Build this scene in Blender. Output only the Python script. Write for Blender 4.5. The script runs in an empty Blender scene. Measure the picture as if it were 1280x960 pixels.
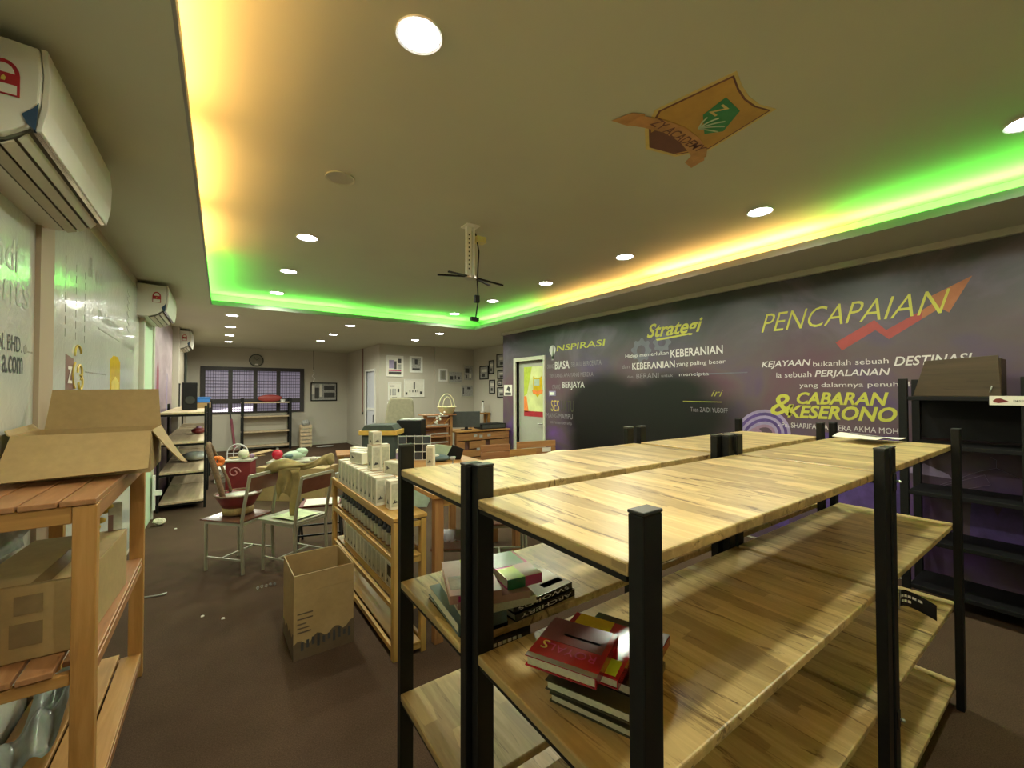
import bpy, bmesh, math, random
from mathutils import Vector, Matrix
random.seed(7)
S = bpy.context.scene
COL = S.collection
R = math.radians

# ------------------------------------------------------------------ camera
cam_d = bpy.data.cameras.new('camera'); cam = bpy.data.objects.new('camera', cam_d); COL.objects.link(cam)
yaw, pitch, roll = 0.61047, 0.01703, -0.00157
f = Vector((math.sin(yaw)*math.cos(pitch), math.cos(yaw)*math.cos(pitch), math.sin(pitch)))
r = Vector((math.cos(yaw), -math.sin(yaw), 0)); u = r.cross(f)
r2 = r*math.cos(roll)+u*math.sin(roll); u2 = -r*math.sin(roll)+u*math.cos(roll)
cam.matrix_world = Matrix(((r2.x, u2.x, -f.x, 0), (r2.y, u2.y, -f.y, 0), (r2.z, u2.z, -f.z, 1.6), (0, 0, 0, 1)))
cam_d.sensor_width = 36; cam_d.lens = 518.1/1280*36; cam_d.clip_start = 0.02
S.camera = cam

# ------------------------------------------------------------------ world, exposure
W = bpy.data.worlds.new('night'); S.world = W; W.use_nodes = True
W.node_tree.nodes['Background'].inputs[0].default_value = (0.5, 0.55, 0.7, 1)
W.node_tree.nodes['Background'].inputs[1].default_value = 0.05
S.view_settings.view_transform = 'Standard'; S.view_settings.look = 'None'
S.view_settings.gamma = 1; S.view_settings.use_curve_mapping = False
S.view_settings.exposure = 0.08

ZL, ZU = 2.79, 2.97            # lower and raised ceiling heights
GREEN = (0.14, 1.0, 0.09); AMBER = (1.0, 0.53, 0.15)
DOWN_W = 16.5                  # watts per downlight
LED_W = 6.8                    # watts per metre of LED strip

# ------------------------------------------------------------------ materials
def newmat(name):
    m = bpy.data.materials.new(name); m.use_nodes = True
    nt = m.node_tree; b = nt.nodes['Principled BSDF']
    return m, nt, b
def node(nt, t, **kw):
    n = nt.nodes.new(t)
    for k, v in kw.items():
        if k.startswith('i_'):
            n.inputs[k[2:].replace('_', ' ')].default_value = v
        else: setattr(n, k, v)
    return n
def ramp(nt, fac, stops):
    n = nt.nodes.new('ShaderNodeValToRGB'); e = n.color_ramp.elements
    while len(e) < len(stops): e.new(0.5)
    for el, (p, c) in zip(e, stops): el.position = p; el.color = (*c, 1)
    nt.links.new(fac, n.inputs[0]); return n.outputs[0]
def mixc(nt, a, b, fac, mode='MIX'):
    n = nt.nodes.new('ShaderNodeMix'); n.data_type = 'RGBA'; n.blend_type = mode
    for s, v in ((6, a), (7, b), (0, fac)):
        if isinstance(v, (int, float)): n.inputs[s].default_value = v
        elif isinstance(v, tuple): n.inputs[s].default_value = (*v, 1)
        else: nt.links.new(v, n.inputs[s])
    return n.outputs[2]
def coords(nt, scale=(1, 1, 1), rnd=True, rot=(0, 0, 0)):
    tc = nt.nodes.new('ShaderNodeTexCoord'); mp = nt.nodes.new('ShaderNodeMapping')
    mp.inputs['Scale'].default_value = scale; mp.inputs['Rotation'].default_value = rot
    src = tc.outputs['Object']
    if rnd:
        oi = nt.nodes.new('ShaderNodeObjectInfo'); ad = nt.nodes.new('ShaderNodeVectorMath'); ad.operation = 'ADD'
        ml = nt.nodes.new('ShaderNodeMath'); ml.operation = 'MULTIPLY'; ml.inputs[1].default_value = 37.0
        nt.links.new(oi.outputs['Random'], ml.inputs[0]); nt.links.new(ml.outputs[0], ad.inputs[1])
        nt.links.new(src, ad.inputs[0]); src = ad.outputs[0]
    nt.links.new(src, mp.inputs[0]); return mp.outputs[0]
def noise(nt, vec, scale=5, detail=4, rough=0.6, dist=0.0):
    n = nt.nodes.new('ShaderNodeTexNoise'); n.inputs['Scale'].default_value = scale
    n.inputs['Detail'].default_value = detail; n.inputs['Roughness'].default_value = rough
    n.inputs['Distortion'].default_value = dist
    nt.links.new(vec, n.inputs['Vector']); return n.outputs['Fac']
def bump(nt, b, h, strength=0.2, dist=0.002):
    n = nt.nodes.new('ShaderNodeBump'); n.inputs['Strength'].default_value = strength
    n.inputs['Distance'].default_value = dist
    nt.links.new(h, n.inputs['Height']); nt.links.new(n.outputs[0], b.inputs['Normal'])
def plain(name, c, rough=0.5, metal=0.0, var=0.12, sc=14, bmp=0.05, spec=0.5):
    m, nt, b = newmat(name)
    v = coords(nt, rnd=True); n = noise(nt, v, sc)
    d = tuple(x*(1-var) for x in c); l = tuple(min(1, x*(1+var)) for x in c)
    nt.links.new(ramp(nt, n, [(0.3, d), (0.7, l)]), b.inputs['Base Color'])
    b.inputs['Roughness'].default_value = rough; b.inputs['Metallic'].default_value = metal
    b.inputs['Specular IOR Level'].default_value = spec
    if bmp: bump(nt, b, n, bmp)
    return m
def emis(name, c, s):
    m, nt, b = newmat(name)
    b.inputs['Base Color'].default_value = (0.8, 0.8, 0.8, 1)
    b.inputs['Emission Color'].default_value = (*c, 1); b.inputs['Emission Strength'].default_value = s
    return m
def wood(name, base, dark, light, axis=0, grain=14, knots=0.35, rough=0.45, strip=None, streak=(0.60, 0.72)):
    """grain along the given axis of the object"""
    m, nt, b = newmat(name)
    sc = [grain]*3; sc[axis] = grain*0.09
    v = coords(nt, tuple(sc))
    n1 = noise(nt, v, 1.0, 6, 0.65, 0.6)
    c = ramp(nt, n1, [(0.28, tuple(x*0.8 for x in base)), (0.5, base), (0.72, light)])
    if strip:
        v3 = coords(nt, strip, rnd=True)
        vo = nt.nodes.new('ShaderNodeTexVoronoi'); vo.inputs['Scale'].default_value = 1.0
        vo.distance = 'CHEBYCHEV'; vo.inputs['Randomness'].default_value = 0.55
        nt.links.new(v3, vo.inputs['Vector'])
        sp = nt.nodes.new('ShaderNodeSeparateColor'); nt.links.new(vo.outputs['Color'], sp.inputs[0])
        tone = ramp(nt, sp.outputs[0], [(0.0, (0.66, 0.62, 0.56)), (0.5, (0.92, 0.90, 0.86)), (1.0, (1.14, 1.12, 1.06))])
        c = mixc(nt, c, tone, 1.0, 'MULTIPLY')
    sc2 = [grain*0.55]*3; sc2[axis] = grain*0.075
    v2 = coords(nt, tuple(sc2)); n2 = noise(nt, v2, 1.0, 5, 0.7, 1.6)
    k = ramp(nt, n2, [(streak[0], (0, 0, 0)), (streak[1], (1, 1, 1))])
    kf = nt.nodes.new('ShaderNodeMath'); kf.operation = 'MULTIPLY'; kf.inputs[1].default_value = knots
    nt.links.new(k, kf.inputs[0])
    c = mixc(nt, c, dark, kf.outputs[0])
    nt.links.new(c, b.inputs['Base Color']); b.inputs['Roughness'].default_value = rough
    bump(nt, b, n1, 0.12, 0.001)
    return m

M = {}
M['oak'] = wood('pale oak board', (0.52, 0.395, 0.185), (0.12, 0.065, 0.022), (0.68, 0.55, 0.29), 1, 34, 0.95, 0.36, (17, 3.0, 17), (0.56, 0.66))
M['oak_far'] = wood('pale oak board far', (0.55, 0.43, 0.28), (0.2, 0.13, 0.08), (0.68, 0.56, 0.38), 1, 16, 0.5, 0.42)
for a, nm in enumerate('xyz'):
    M['honey_'+nm] = wood('honey pine along '+nm, (0.46, 0.27, 0.07), (0.16, 0.07, 0.02), (0.58, 0.36, 0.12), a, 22, 0.5, 0.45)
    M['pine_'+nm] = wood('pine along '+nm, (0.40, 0.20, 0.055), (0.14, 0.05, 0.015), (0.50, 0.27, 0.09), a, 22, 0.5, 0.45)
    M['pallet_'+nm] = wood('pallet wood along '+nm, (0.36, 0.17, 0.06), (0.10, 0.04, 0.02), (0.46, 0.24, 0.09), a, 22, 0.55, 0.5)
    M['brown_'+nm] = wood('reddish plank along '+nm, (0.33, 0.15, 0.06), (0.10, 0.035, 0.015), (0.42, 0.21, 0.095), a, 22, 0.5, 0.45)
M['black_metal'] = plain('black powder coated steel', (0.007, 0.0075, 0.007), 0.5, 0.0, 0.2, 60, 0.0, 0.3)
M['black_cap'] = plain('black plastic cap', (0.022, 0.025, 0.023), 0.4, 0.0, 0.1, 40)
M['steel'] = plain('zinc steel', (0.45, 0.45, 0.42), 0.35, 0.9)
M['black'] = plain('black plastic', (0.006, 0.006, 0.0065), 0.6, 0, .1, 14, .0, .25)
M['dark_grey'] = plain('dark grey plastic', (0.045, 0.05, 0.05), 0.5)
M['white'] = plain('white paint', (0.78, 0.78, 0.74), 0.5, 0, 0.04)
M['ac_white'] = plain('air conditioner white plastic', (0.72, 0.70, 0.62), 0.35, 0, 0.03, 5, 0.0)
M['ac_blue'] = plain('blue grey film', (0.035, 0.07, 0.13), 0.35)
M['ac_dark'] = plain('louvre shadow grey', (0.10, 0.09, 0.07), 0.6)
M['ac_louvre'] = plain('louvre beige', (0.52, 0.48, 0.38), 0.45, 0, 0.05)
M['chrome'] = plain('chrome strip', (0.8, 0.8, 0.8), 0.12, 1.0)
M['red_print'] = plain('red print', (0.40, 0.02, 0.03), 0.5)
M['paper'] = plain('white paper', (0.72, 0.70, 0.62), 0.6, 0, 0.05)
M['paper_grey'] = plain('grey printed paper', (0.36, 0.36, 0.34), 0.6, 0, 0.3, 30)
M['ink'] = plain('dark ink', (0.05, 0.05, 0.05), 0.6)
M['ink_brown'] = plain('brown ink', (0.20, 0.10, 0.08), 0.6)
M['ink_faint'] = plain('faint embossed print', (0.44, 0.46, 0.38), 0.4)
M['ink_olive'] = plain('faded olive ink', (0.24, 0.24, 0.19), 0.6)
M['gold_ink'] = plain('gold ink', (0.62, 0.48, 0.10), 0.5)
M['gold'] = plain('gold petals', (0.60, 0.42, 0.08), 0.4, 0.2)
M['mural_yellow'] = plain('mural lime yellow', (0.50, 0.50, 0.07), 0.5, 0, 0.05)
M['mural_white'] = plain('mural white lettering', (0.62, 0.60, 0.60), 0.5, 0, 0.05)
M['mural_grey'] = plain('mural faded lettering', (0.24, 0.22, 0.25), 0.5, 0, 0.15)
M['mural_dim'] = plain('mural very dark lettering', (0.06, 0.06, 0.03), 0.5)
M['mural_dimy'] = plain('mural dark lime lettering', (0.30, 0.30, 0.05), 0.5)
M['mural_red'] = plain('mural red arrow', (0.32, 0.05, 0.045), 0.5, 0, 0.1)
M['mural_orange'] = plain('mural orange arrow head', (0.36, 0.13, 0.05), 0.5, 0, 0.1)
M['mural_violet'] = plain('mural violet cloth', (0.085, 0.05, 0.20), 0.5, 0, 0.3, 9)
M['mural_lilac'] = plain('mural lilac cloth', (0.30, 0.25, 0.42), 0.5, 0, 0.2, 9)
M['mural_skin'] = plain('mural lilac pink', (0.28, 0.17, 0.26), 0.5, 0, 0.1, 9)
M['mural_gear'] = plain('mural faded gear', (0.13, 0.13, 0.17), 0.5, 0, 0.1, 9)
M['mural_black'] = plain('mural dark garment', (0.004, 0.003, 0.006), 0.6, 0, 0.3, 9)
M['trim_grey'] = plain('cream cornice', (0.48, 0.47, 0.38), 0.55, 0, 0.05)
M['frame_cream'] = plain('cream door frame', (0.56, 0.56, 0.46), 0.45, 0, 0.03)
M['door_grey'] = plain('grey cream door leaf', (0.40, 0.40, 0.34), 0.5, 0, 0.03)
M['window_frame'] = plain('dark brown window frame', (0.03, 0.026, 0.026), 0.5)
M['maroon'] = plain('maroon', (0.16, 0.02, 0.02), 0.4)
M['seat_ply'] = plain('varnished ply seat', (0.13, 0.05, 0.03), 0.25)
M['chair_grey'] = plain('grey green chair steel', (0.34, 0.33, 0.24), 0.42, 0.2, 0.06)
M['cloth'] = plain('olive gold cloth', (0.27, 0.21, 0.08), 0.85, 0, 0.25, 8, 0.2)
M['red_box'] = plain('red gift box', (0.20, 0.02, 0.022), 0.5)
M['pink_line'] = plain('pink flourish', (0.55, 0.25, 0.25), 0.5)
M['orange'] = plain('orange petals', (0.85, 0.24, 0.04), 0.6)
M['red_gloss'] = plain('glossy crimson', (0.45, 0.01, 0.03), 0.15)
M['mint'] = plain('pale mint cloth', (0.42, 0.52, 0.40), 0.8)
M['wicker'] = plain('brown wicker', (0.15, 0.09, 0.045), 0.7, 0, 0.4, 70, 0.5)
M['wicker_pale'] = plain('pale wicker', (0.33, 0.24, 0.09), 0.7, 0, 0.3, 70, 0.5)
M['cream_basket'] = plain('cream basket weave', (0.72, 0.68, 0.44), 0.7, 0, 0.15, 60, 0.4)
M['gray_green'] = plain('grey green felt', (0.05, 0.06, 0.052), 0.8)
M['yellow_band'] = plain('yellow wood band', (0.60, 0.36, 0.07), 0.5)
M['lilac_paint'] = plain('pale blue white door', (0.62, 0.64, 0.72), 0.45, 0, 0.03)
M['blue'] = plain('blue plastic', (0.04, 0.20, 0.60), 0.4)
M['navy'] = plain('navy plastic', (0.02, 0.018, 0.12), 0.4)
M['teal'] = plain('teal book cover', (0.10, 0.16, 0.17), 0.3)
M['book_red'] = plain('red glossy cover', (0.30, 0.010, 0.02), 0.2)
M['book_purple'] = plain('dusky purple cover', (0.16, 0.05, 0.07), 0.2)
M['book_yellow'] = plain('yellow cover', (0.62, 0.42, 0.015), 0.2)
M['book_magenta'] = plain('magenta cover', (0.45, 0.04, 0.16), 0.25)
M['book_pink'] = plain('dusty pink cover', (0.42, 0.24, 0.20), 0.3)
M['book_lime'] = plain('lime cover', (0.50, 0.60, 0.08), 0.25)
M['book_green'] = plain('dark green cover', (0.02, 0.16, 0.06), 0.3)
M['book_dark'] = plain('dark olive cover', (0.05, 0.045, 0.02), 0.3)
M['book_black'] = plain('black cover', (0.01, 0.01, 0.01), 0.2)
M['book_grey'] = plain('grey band cover', (0.22, 0.22, 0.21), 0.25)
M['pages'] = plain('cream page block', (0.62, 0.60, 0.44), 0.8, 0, 0.1, 160, 0.3)
M['lime_label'] = plain('lime sticker', (0.55, 0.75, 0.05), 0.5)
M['bottle_dark'] = plain('dark bottle neck', (0.05, 0.06, 0.075), 0.25)
M['bottle_label'] = plain('pale bottle label', (0.45, 0.46, 0.38), 0.5)
M['carton_white'] = plain('white product carton', (0.76, 0.74, 0.62), 0.5, 0, 0.04)
M['carton_side'] = plain('printed grey carton side', (0.50, 0.49, 0.38), 0.5, 0, 0.16, 40)
def lipmat():
    m, nt, b = newmat('translucent cove lip'); out = nt.nodes['Material Output']
    b.inputs['Base Color'].default_value = (0.28, 0.28, 0.26, 1); b.inputs['Roughness'].default_value = 0.5
    tr = nt.nodes.new('ShaderNodeBsdfTranslucent'); tr.inputs[0].default_value = (0.9, 0.9, 0.86, 1)
    mx = nt.nodes.new('ShaderNodeMixShader'); mx.inputs[0].default_value = 0.05
    nt.links.new(b.outputs[0], mx.inputs[1]); nt.links.new(tr.outputs[0], mx.inputs[2]); nt.links.new(mx.outputs[0], out.inputs[0])
    return m
M['lip'] = lipmat()
M['lip_white'] = plain('white cove wall', (0.75, 0.75, 0.72), 0.4, 0, 0.02)
M['leather'] = wood('dark brown grained box', (0.06, 0.04, 0.02), (0.015, 0.01, 0.006), (0.085, 0.055, 0.03), 1, 18, 0.6, 0.55)
M['spk_grey'] = plain('speaker grille', (0.42, 0.41, 0.34), 0.6, 0, 0.2, 300)
M['lamp'] = emis('downlight diffuser', (0.95, 0.98, 1.0), 30.0)
M['led_g'] = emis('green led strip', GREEN, 40.0)
M['led_a'] = emis('amber led strip', AMBER, 40.0)

def card(name, c, rough=0.7):
    m, nt, b = newmat(name)
    v = coords(nt, (1, 1, 1)); n = noise(nt, v, 30, 3); n2 = noise(nt, v, 2.5, 2)
    c1 = ramp(nt, n, [(0.3, tuple(x*.92 for x in c)), (0.7, tuple(x*1.06 for x in c))])
    c2 = ramp(nt, n2, [(0.35, (.88, .86, .82)), (0.65, (1, 1, 1))])
    nt.links.new(mixc(nt, c1, c2, 1.0, 'MULTIPLY'), b.inputs['Base Color'])
    b.inputs['Roughness'].default_value = rough; bump(nt, b, n, 0.06)
    return m
M['card'] = card('brown cardboard', (0.40, 0.28, 0.125))
M['card_in'] = card('cardboard inside', (0.34, 0.23, 0.10))
M['card_dark'] = card('damp stained cardboard', (0.13, 0.09, 0.05))
M['tape'] = plain('brown packing tape', (0.24, 0.16, 0.07), 0.25)

def carpet():
    m, nt, b = newmat('brown carpet'); v = coords(nt, rnd=False)
    n = noise(nt, v, 160, 3, 0.8); n2 = noise(nt, v, 1.2, 4)
    c = ramp(nt, n, [(0.3, (0.050, 0.030, 0.019)), (0.7, (0.112, 0.073, 0.048))])
    c2 = ramp(nt, n2, [(0.35, (.78, .76, .74)), (0.7, (1.1, 1.08, 1.05))])
    nt.links.new(mixc(nt, c, c2, 1.0, 'MULTIPLY'), b.inputs['Base Color'])
    b.inputs['Roughness'].default_value = 0.95; b.inputs['Specular IOR Level'].default_value = 0.15
    bump(nt, b, n, 0.5, 0.004); return m
M['carpet'] = carpet()
def wallpaint(name, c, var=0.04):
    m, nt, b = newmat(name); v = coords(nt, rnd=False)
    n = noise(nt, v, 120, 3); n2 = noise(nt, v, 0.8, 3)
    nt.links.new(ramp(nt, n2, [(0.3, tuple(x*(1-var) for x in c)), (0.7, tuple(x*(1+var) for x in c))]), b.inputs['Base Color'])
    b.inputs['Roughness'].default_value = 0.7; b.inputs['Specular IOR Level'].default_value = 0.3
    bump(nt, b, n, 0.08); return m
M['wall_far'] = wallpaint('greige wall paint', (0.50, 0.47, 0.40))
M['ceiling'] = wallpaint('grey ceiling paint', (0.56, 0.56, 0.43))
M['ceiling_up'] = wallpaint('raised ceiling paint', (0.53, 0.54, 0.43))
M['wall_left'] = wallpaint('cream board wall', (0.50, 0.44, 0.35))
M['column'] = wallpaint('brown cream column strip', (0.42, 0.33, 0.24))
M['door_mint'] = wallpaint('pale mint door', (0.50, 0.66, 0.46))

def film():
    m, nt, b = newmat('glossy plastic film over white banner'); v = coords(nt, rnd=False)
    n2 = noise(nt, v, 1.3, 3); n = noise(nt, v, 11, 4, 0.6, 1.2)
    nt.links.new(ramp(nt, n2, [(0.3, (0.52, 0.55, 0.50)), (0.7, (0.66, 0.67, 0.60))]), b.inputs['Base Color'])
    b.inputs['Roughness'].default_value = 0.16; b.inputs['Coat Weight'].default_value = 0.3
    bump(nt, b, n, 0.35, 0.006); return m
M['film'] = film()
def pinkbanner():
    m, nt, b = newmat('washed violet banner'); v = coords(nt, (1, 0.8, 2.0), rnd=False)
    n = noise(nt, v, 1.6, 5, 0.6, 0.8)
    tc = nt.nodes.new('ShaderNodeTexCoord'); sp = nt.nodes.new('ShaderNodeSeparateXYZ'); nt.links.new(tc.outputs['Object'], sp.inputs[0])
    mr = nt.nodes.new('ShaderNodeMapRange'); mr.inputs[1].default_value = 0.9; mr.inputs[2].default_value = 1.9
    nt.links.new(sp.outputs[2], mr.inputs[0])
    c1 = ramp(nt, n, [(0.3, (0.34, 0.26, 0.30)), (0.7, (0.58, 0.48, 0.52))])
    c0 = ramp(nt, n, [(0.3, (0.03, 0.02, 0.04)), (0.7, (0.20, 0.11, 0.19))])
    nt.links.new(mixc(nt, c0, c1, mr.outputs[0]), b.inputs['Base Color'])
    b.inputs['Roughness'].default_value = 0.35; return m
M['pink_banner'] = pinkbanner()

def muralmat():
    """printed wallpaper: grey green sky over violet haze, made-up soft dark area over the figures low in the middle"""
    m, nt, b = newmat('printed mural'); v = coords(nt, (1, 1, 1.4), rnd=False)
    tc = nt.nodes.new('ShaderNodeTexCoord'); sp = nt.nodes.new('ShaderNodeSeparateXYZ'); nt.links.new(tc.outputs['Object'], sp.inputs[0])
    n = noise(nt, v, 0.9, 5, 0.55, 0.9)
    top = ramp(nt, n, [(0.35, (0.035, 0.045, 0.045)), (0.52, (0.065, 0.068, 0.078)), (0.70, (0.15, 0.125, 0.19))])
    n2 = noise(nt, v, 1.4, 4, 0.5, 0.5)
    mid = ramp(nt, n2, [(0.32, (0.12, 0.055, 0.085)), (0.5, (0.12, 0.085, 0.095)), (0.68, (0.09, 0.055, 0.15))])
    low = ramp(nt, n2, [(0.3, (0.06, 0.03, 0.12)), (0.5, (0.095, 0.065, 0.08)), (0.68, (0.13, 0.06, 0.23))])
    a = nt.nodes.new('ShaderNodeMapRange'); a.inputs[1].default_value = 1.75; a.inputs[2].default_value = 2.5; nt.links.new(sp.outputs[2], a.inputs[0])
    c = nt.nodes.new('ShaderNodeMapRange'); c.inputs[1].default_value = 0.9; c.inputs[2].default_value = 1.5; nt.links.new(sp.outputs[2], c.inputs[0])
    col = mixc(nt, mixc(nt, low, mid, c.outputs[0]), top, a.outputs[0])
    # soft dark ellipses made up for the blacked-out figures, centred near y 3.6 z 1.35
    def ell(cy, cz, ry, rz, edge):
        s1 = nt.nodes.new('ShaderNodeCombineXYZ'); nt.links.new(sp.outputs[1], s1.inputs[0]); nt.links.new(sp.outputs[2], s1.inputs[1])
        s2 = nt.nodes.new('ShaderNodeMapping'); s2.inputs['Scale'].default_value = (1/ry, 1/rz, 0); s2.inputs['Location'].default_value = (-cy/ry, -cz/rz, 0)
        nt.links.new(s1.outputs[0], s2.inputs[0])
        l = nt.nodes.new('ShaderNodeVectorMath'); l.operation = 'LENGTH'; nt.links.new(s2.outputs[0], l.inputs[0])
        q = nt.nodes.new('ShaderNodeMapRange'); q.interpolation_type = 'SMOOTHSTEP'
        q.inputs[1].default_value = 1.0+edge; q.inputs[2].default_value = 1.0-edge; nt.links.new(l.outputs['Value'], q.inputs[0]); return q.outputs[0]
    d = None
    for e in ((3.60, 1.28, 1.28, 0.46, 0.28), (4.35, 1.25, 0.85, 0.62, 0.28), (3.2, 1.58, 0.6, 0.26, 0.5), (4.6, 0.8, 0.5, 0.5, 0.4)):
        x = ell(*e)
        if d is None: d = x
        else:
            mx = nt.nodes.new('ShaderNodeMath'); mx.operation = 'MAXIMUM'; nt.links.new(d, mx.inputs[0]); nt.links.new(x, mx.inputs[1]); d = mx.outputs[0]
    col = mixc(nt, col, (0.0012, 0.0012, 0.0012), d)
    nt.links.new(col, b.inputs['Base Color']); b.inputs['Roughness'].default_value = 0.42
    fine = noise(nt, coords(nt, rnd=False), 220, 2); bump(nt, b, fine, 0.12)
    return m
M['mural'] = muralmat()
def glassy():
    m, nt, b = newmat('clear plastic'); b.inputs['Base Color'].default_value = (0.8, 0.85, 0.85, 1)
    b.inputs['Roughness'].default_value = 0.1; b.inputs['Transmission Weight'].default_value = 0.85
    b.inputs['IOR'].default_value = 1.2; return m
M['clear'] = glassy()
M['bag'] = plain('grey plastic film sheet', (0.40, 0.43, 0.40), 0.2, 0, 0.35, 5, 0.6)
M['pane'] = emis('frosted pane lit from outside', (0.60, 0.52, 0.72), 0.20)
M['pane'].node_tree.nodes['Principled BSDF'].inputs['Base Color'].default_value = (0.3, 0.27, 0.36, 1)
M['daylit'] = emis('bright outside strip', (0.95, 0.85, 1.0), 1.3)

# ------------------------------------------------------------------ mesh helpers
class MB:
    def __init__(s): s.bm = bmesh.new()
    def box(s, x0, x1, y0, y1, z0, z1, mat=None):
        vs = [s.bm.verts.new(((x0, x1)[i & 1], (y0, y1)[i >> 1 & 1], (z0, z1)[i >> 2 & 1])) for i in range(8)]
        if mat is not None:
            for v in vs: v.co = mat @ v.co
        for q in ((0, 2, 3, 1), (4, 5, 7, 6), (0, 1, 5, 4), (2, 6, 7, 3), (0, 4, 6, 2), (1, 3, 7, 5)):
            s.bm.faces.new([vs[i] for i in q])
        return s
    def cbox(s, c, d, mat=None):
        return s.box(c[0]-d[0]/2, c[0]+d[0]/2, c[1]-d[1]/2, c[1]+d[1]/2, c[2]-d[2]/2, c[2]+d[2]/2, mat)
    def bar(s, p, q, w, h=None, up=(0, 0, 1)):
        """rectangular bar from p to q"""
        h = h or w; p = Vector(p); q = Vector(q); d = (q-p); L = d.length; d.normalize()
        up = Vector(up)
        if abs(d.dot(up)) > 0.95: up = Vector((0, 1, 0))
        x = d.cross(up).normalized(); y = x.cross(d)
        m = Matrix((( x.x, y.x, d.x, p.x), (x.y, y.y, d.y, p.y), (x.z, y.z, d.z, p.z), (0, 0, 0, 1)))
        return s.box(-w/2, w/2, -h/2, h/2, 0, L, m)
    def tube(s, pts, rad, n=8, closed=False):
        pts = [Vector(p) for p in pts]; rings = []; N = len(pts)
        rads = rad if isinstance(rad, (list, tuple)) else [rad]*N
        prev = None
        for i, p in enumerate(pts):
            if closed: d = pts[(i+1) % N]-pts[i-1]
            else: d = pts[min(i+1, N-1)]-pts[max(i-1, 0)]
            d.normalize()
            if prev is None:
                a = Vector((0, 0, 1)) if abs(d.z) < 0.9 else Vector((1, 0, 0)); x = d.cross(a).normalized()
            else: x = (prev-d*prev.dot(d)).normalized()
            prev = x; y = d.cross(x)
            rings.append([s.bm.verts.new(p+(x*math.cos(t*2*math.pi/n)+y*math.sin(t*2*math.pi/n))*rads[i]) for t in range(n)])
        for i in range(N if closed else N-1):
            a, b2 = rings[i], rings[(i+1) % N]
            for t in range(n): s.bm.faces.new((a[t], a[(t+1) % n], b2[(t+1) % n], b2[t]))
        if not closed:
            s.bm.faces.new(rings[0][::-1]); s.bm.faces.new(rings[-1])
        return s
    def lathe(s, prof, c=(0, 0, 0), n=20, sx=1, sy=1, caps=True):
        rings = []
        for rr, z in prof:
            rings.append([s.bm.verts.new((c[0]+rr*sx*math.cos(2*math.pi*t/n), c[1]+rr*sy*math.sin(2*math.pi*t/n), c[2]+z)) for t in range(n)])
        for a, b2 in zip(rings, rings[1:]):
            for t in range(n): s.bm.faces.new((a[t], a[(t+1) % n], b2[(t+1) % n], b2[t]))
        if caps: s.bm.faces.new(rings[0][::-1]); s.bm.faces.new(rings[-1])
        return s
    def prism(s, pts, fr, h):
        """2D polygon pts in frame fr (Matrix), extruded h along its normal"""
        a = [s.bm.verts.new(fr @ Vector((x, y, 0))) for x, y in pts]
        b2 = [s.bm.verts.new(fr @ Vector((x, y, h))) for x, y in pts]
        s.bm.faces.new(a[::-1]); s.bm.faces.new(b2); k = len(pts)
        for i in range(k): s.bm.faces.new((a[i], a[(i+1) % k], b2[(i+1) % k], b2[i]))
        return s
    def grid(s, fn, nu, nv, thick=0):
        vs = [[s.bm.verts.new(fn(i/nu, j/nv)) for j in range(nv+1)] for i in range(nu+1)]
        for i in range(nu):
            for j in range(nv): s.bm.faces.new((vs[i][j], vs[i+1][j], vs[i+1][j+1], vs[i][j+1]))
        return s
    def ball(s, c, rad, seg=12):
        mt = Matrix.Translation(c) @ Matrix.Diagonal((*((rad,)*3 if isinstance(rad, (int, float)) else rad), 1))
        bmesh.ops.create_uvsphere(s.bm, u_segments=seg, v_segments=max(6, seg//2), radius=1, matrix=mt); return s
    def build(s, name, mat, parent=None, bevel=0, smooth=False, solid=0, loc=None):
        bmesh.ops.recalc_face_normals(s.bm, faces=s.bm.faces)
        me = bpy.data.meshes.new(name); s.bm.to_mesh(me); s.bm.free()
        if smooth:
            for p in me.polygons: p.use_smooth = True
        me.materials.append(M[mat] if isinstance(mat, str) else mat)
        o = bpy.data.objects.new(name, me); COL.objects.link(o)
        if parent: o.parent = parent
        if loc: o.location = loc
        if solid:
            md = o.modifiers.new('solid', 'SOLIDIFY'); md.thickness = solid; md.offset = 0
        if bevel:
            md = o.modifiers.new('bevel', 'BEVEL'); md.width = bevel; md.segments = 2; md.limit_method = 'ANGLE'
        return o
def thing(name, label, cat, loc=(0, 0, 0), rz=0, group=None):
    o = bpy.data.objects.new(name, None); COL.objects.link(o); o.empty_display_size = 0.1
    o.location = loc; o.rotation_euler = (0, 0, rz); o['label'] = label; o['category'] = cat
    if group: o['group'] = group
    return o
def tag(o, label, cat, group=None, kind=None):
    o['label'] = label; o['category'] = cat
    if group: o['group'] = group
    if kind: o['kind'] = kind
    return o
def struct(o): o['kind'] = 'structure'; return o
def dup(root, loc, rz=None, label=None):
    rr = root.copy(); COL.objects.link(rr); rr.location = loc
    if rz is not None: rr.rotation_euler = (0, 0, rz)
    if label: rr['label'] = label
    for ch in list(root.children):
        c = ch.copy(); COL.objects.link(c); c.parent = rr
        for g in list(ch.children):
            d = g.copy(); COL.objects.link(d); d.parent = c
    return rr
def frame(o, right, up):
    x = Vector(right).normalized(); y = Vector(up).normalized(); n = x.cross(y)
    return Matrix(((x.x, y.x, n.x, o[0]), (x.y, y.y, n.y, o[1]), (x.z, y.z, n.z, o[2]), (0, 0, 0, 1)))
_fonts = {}
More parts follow.
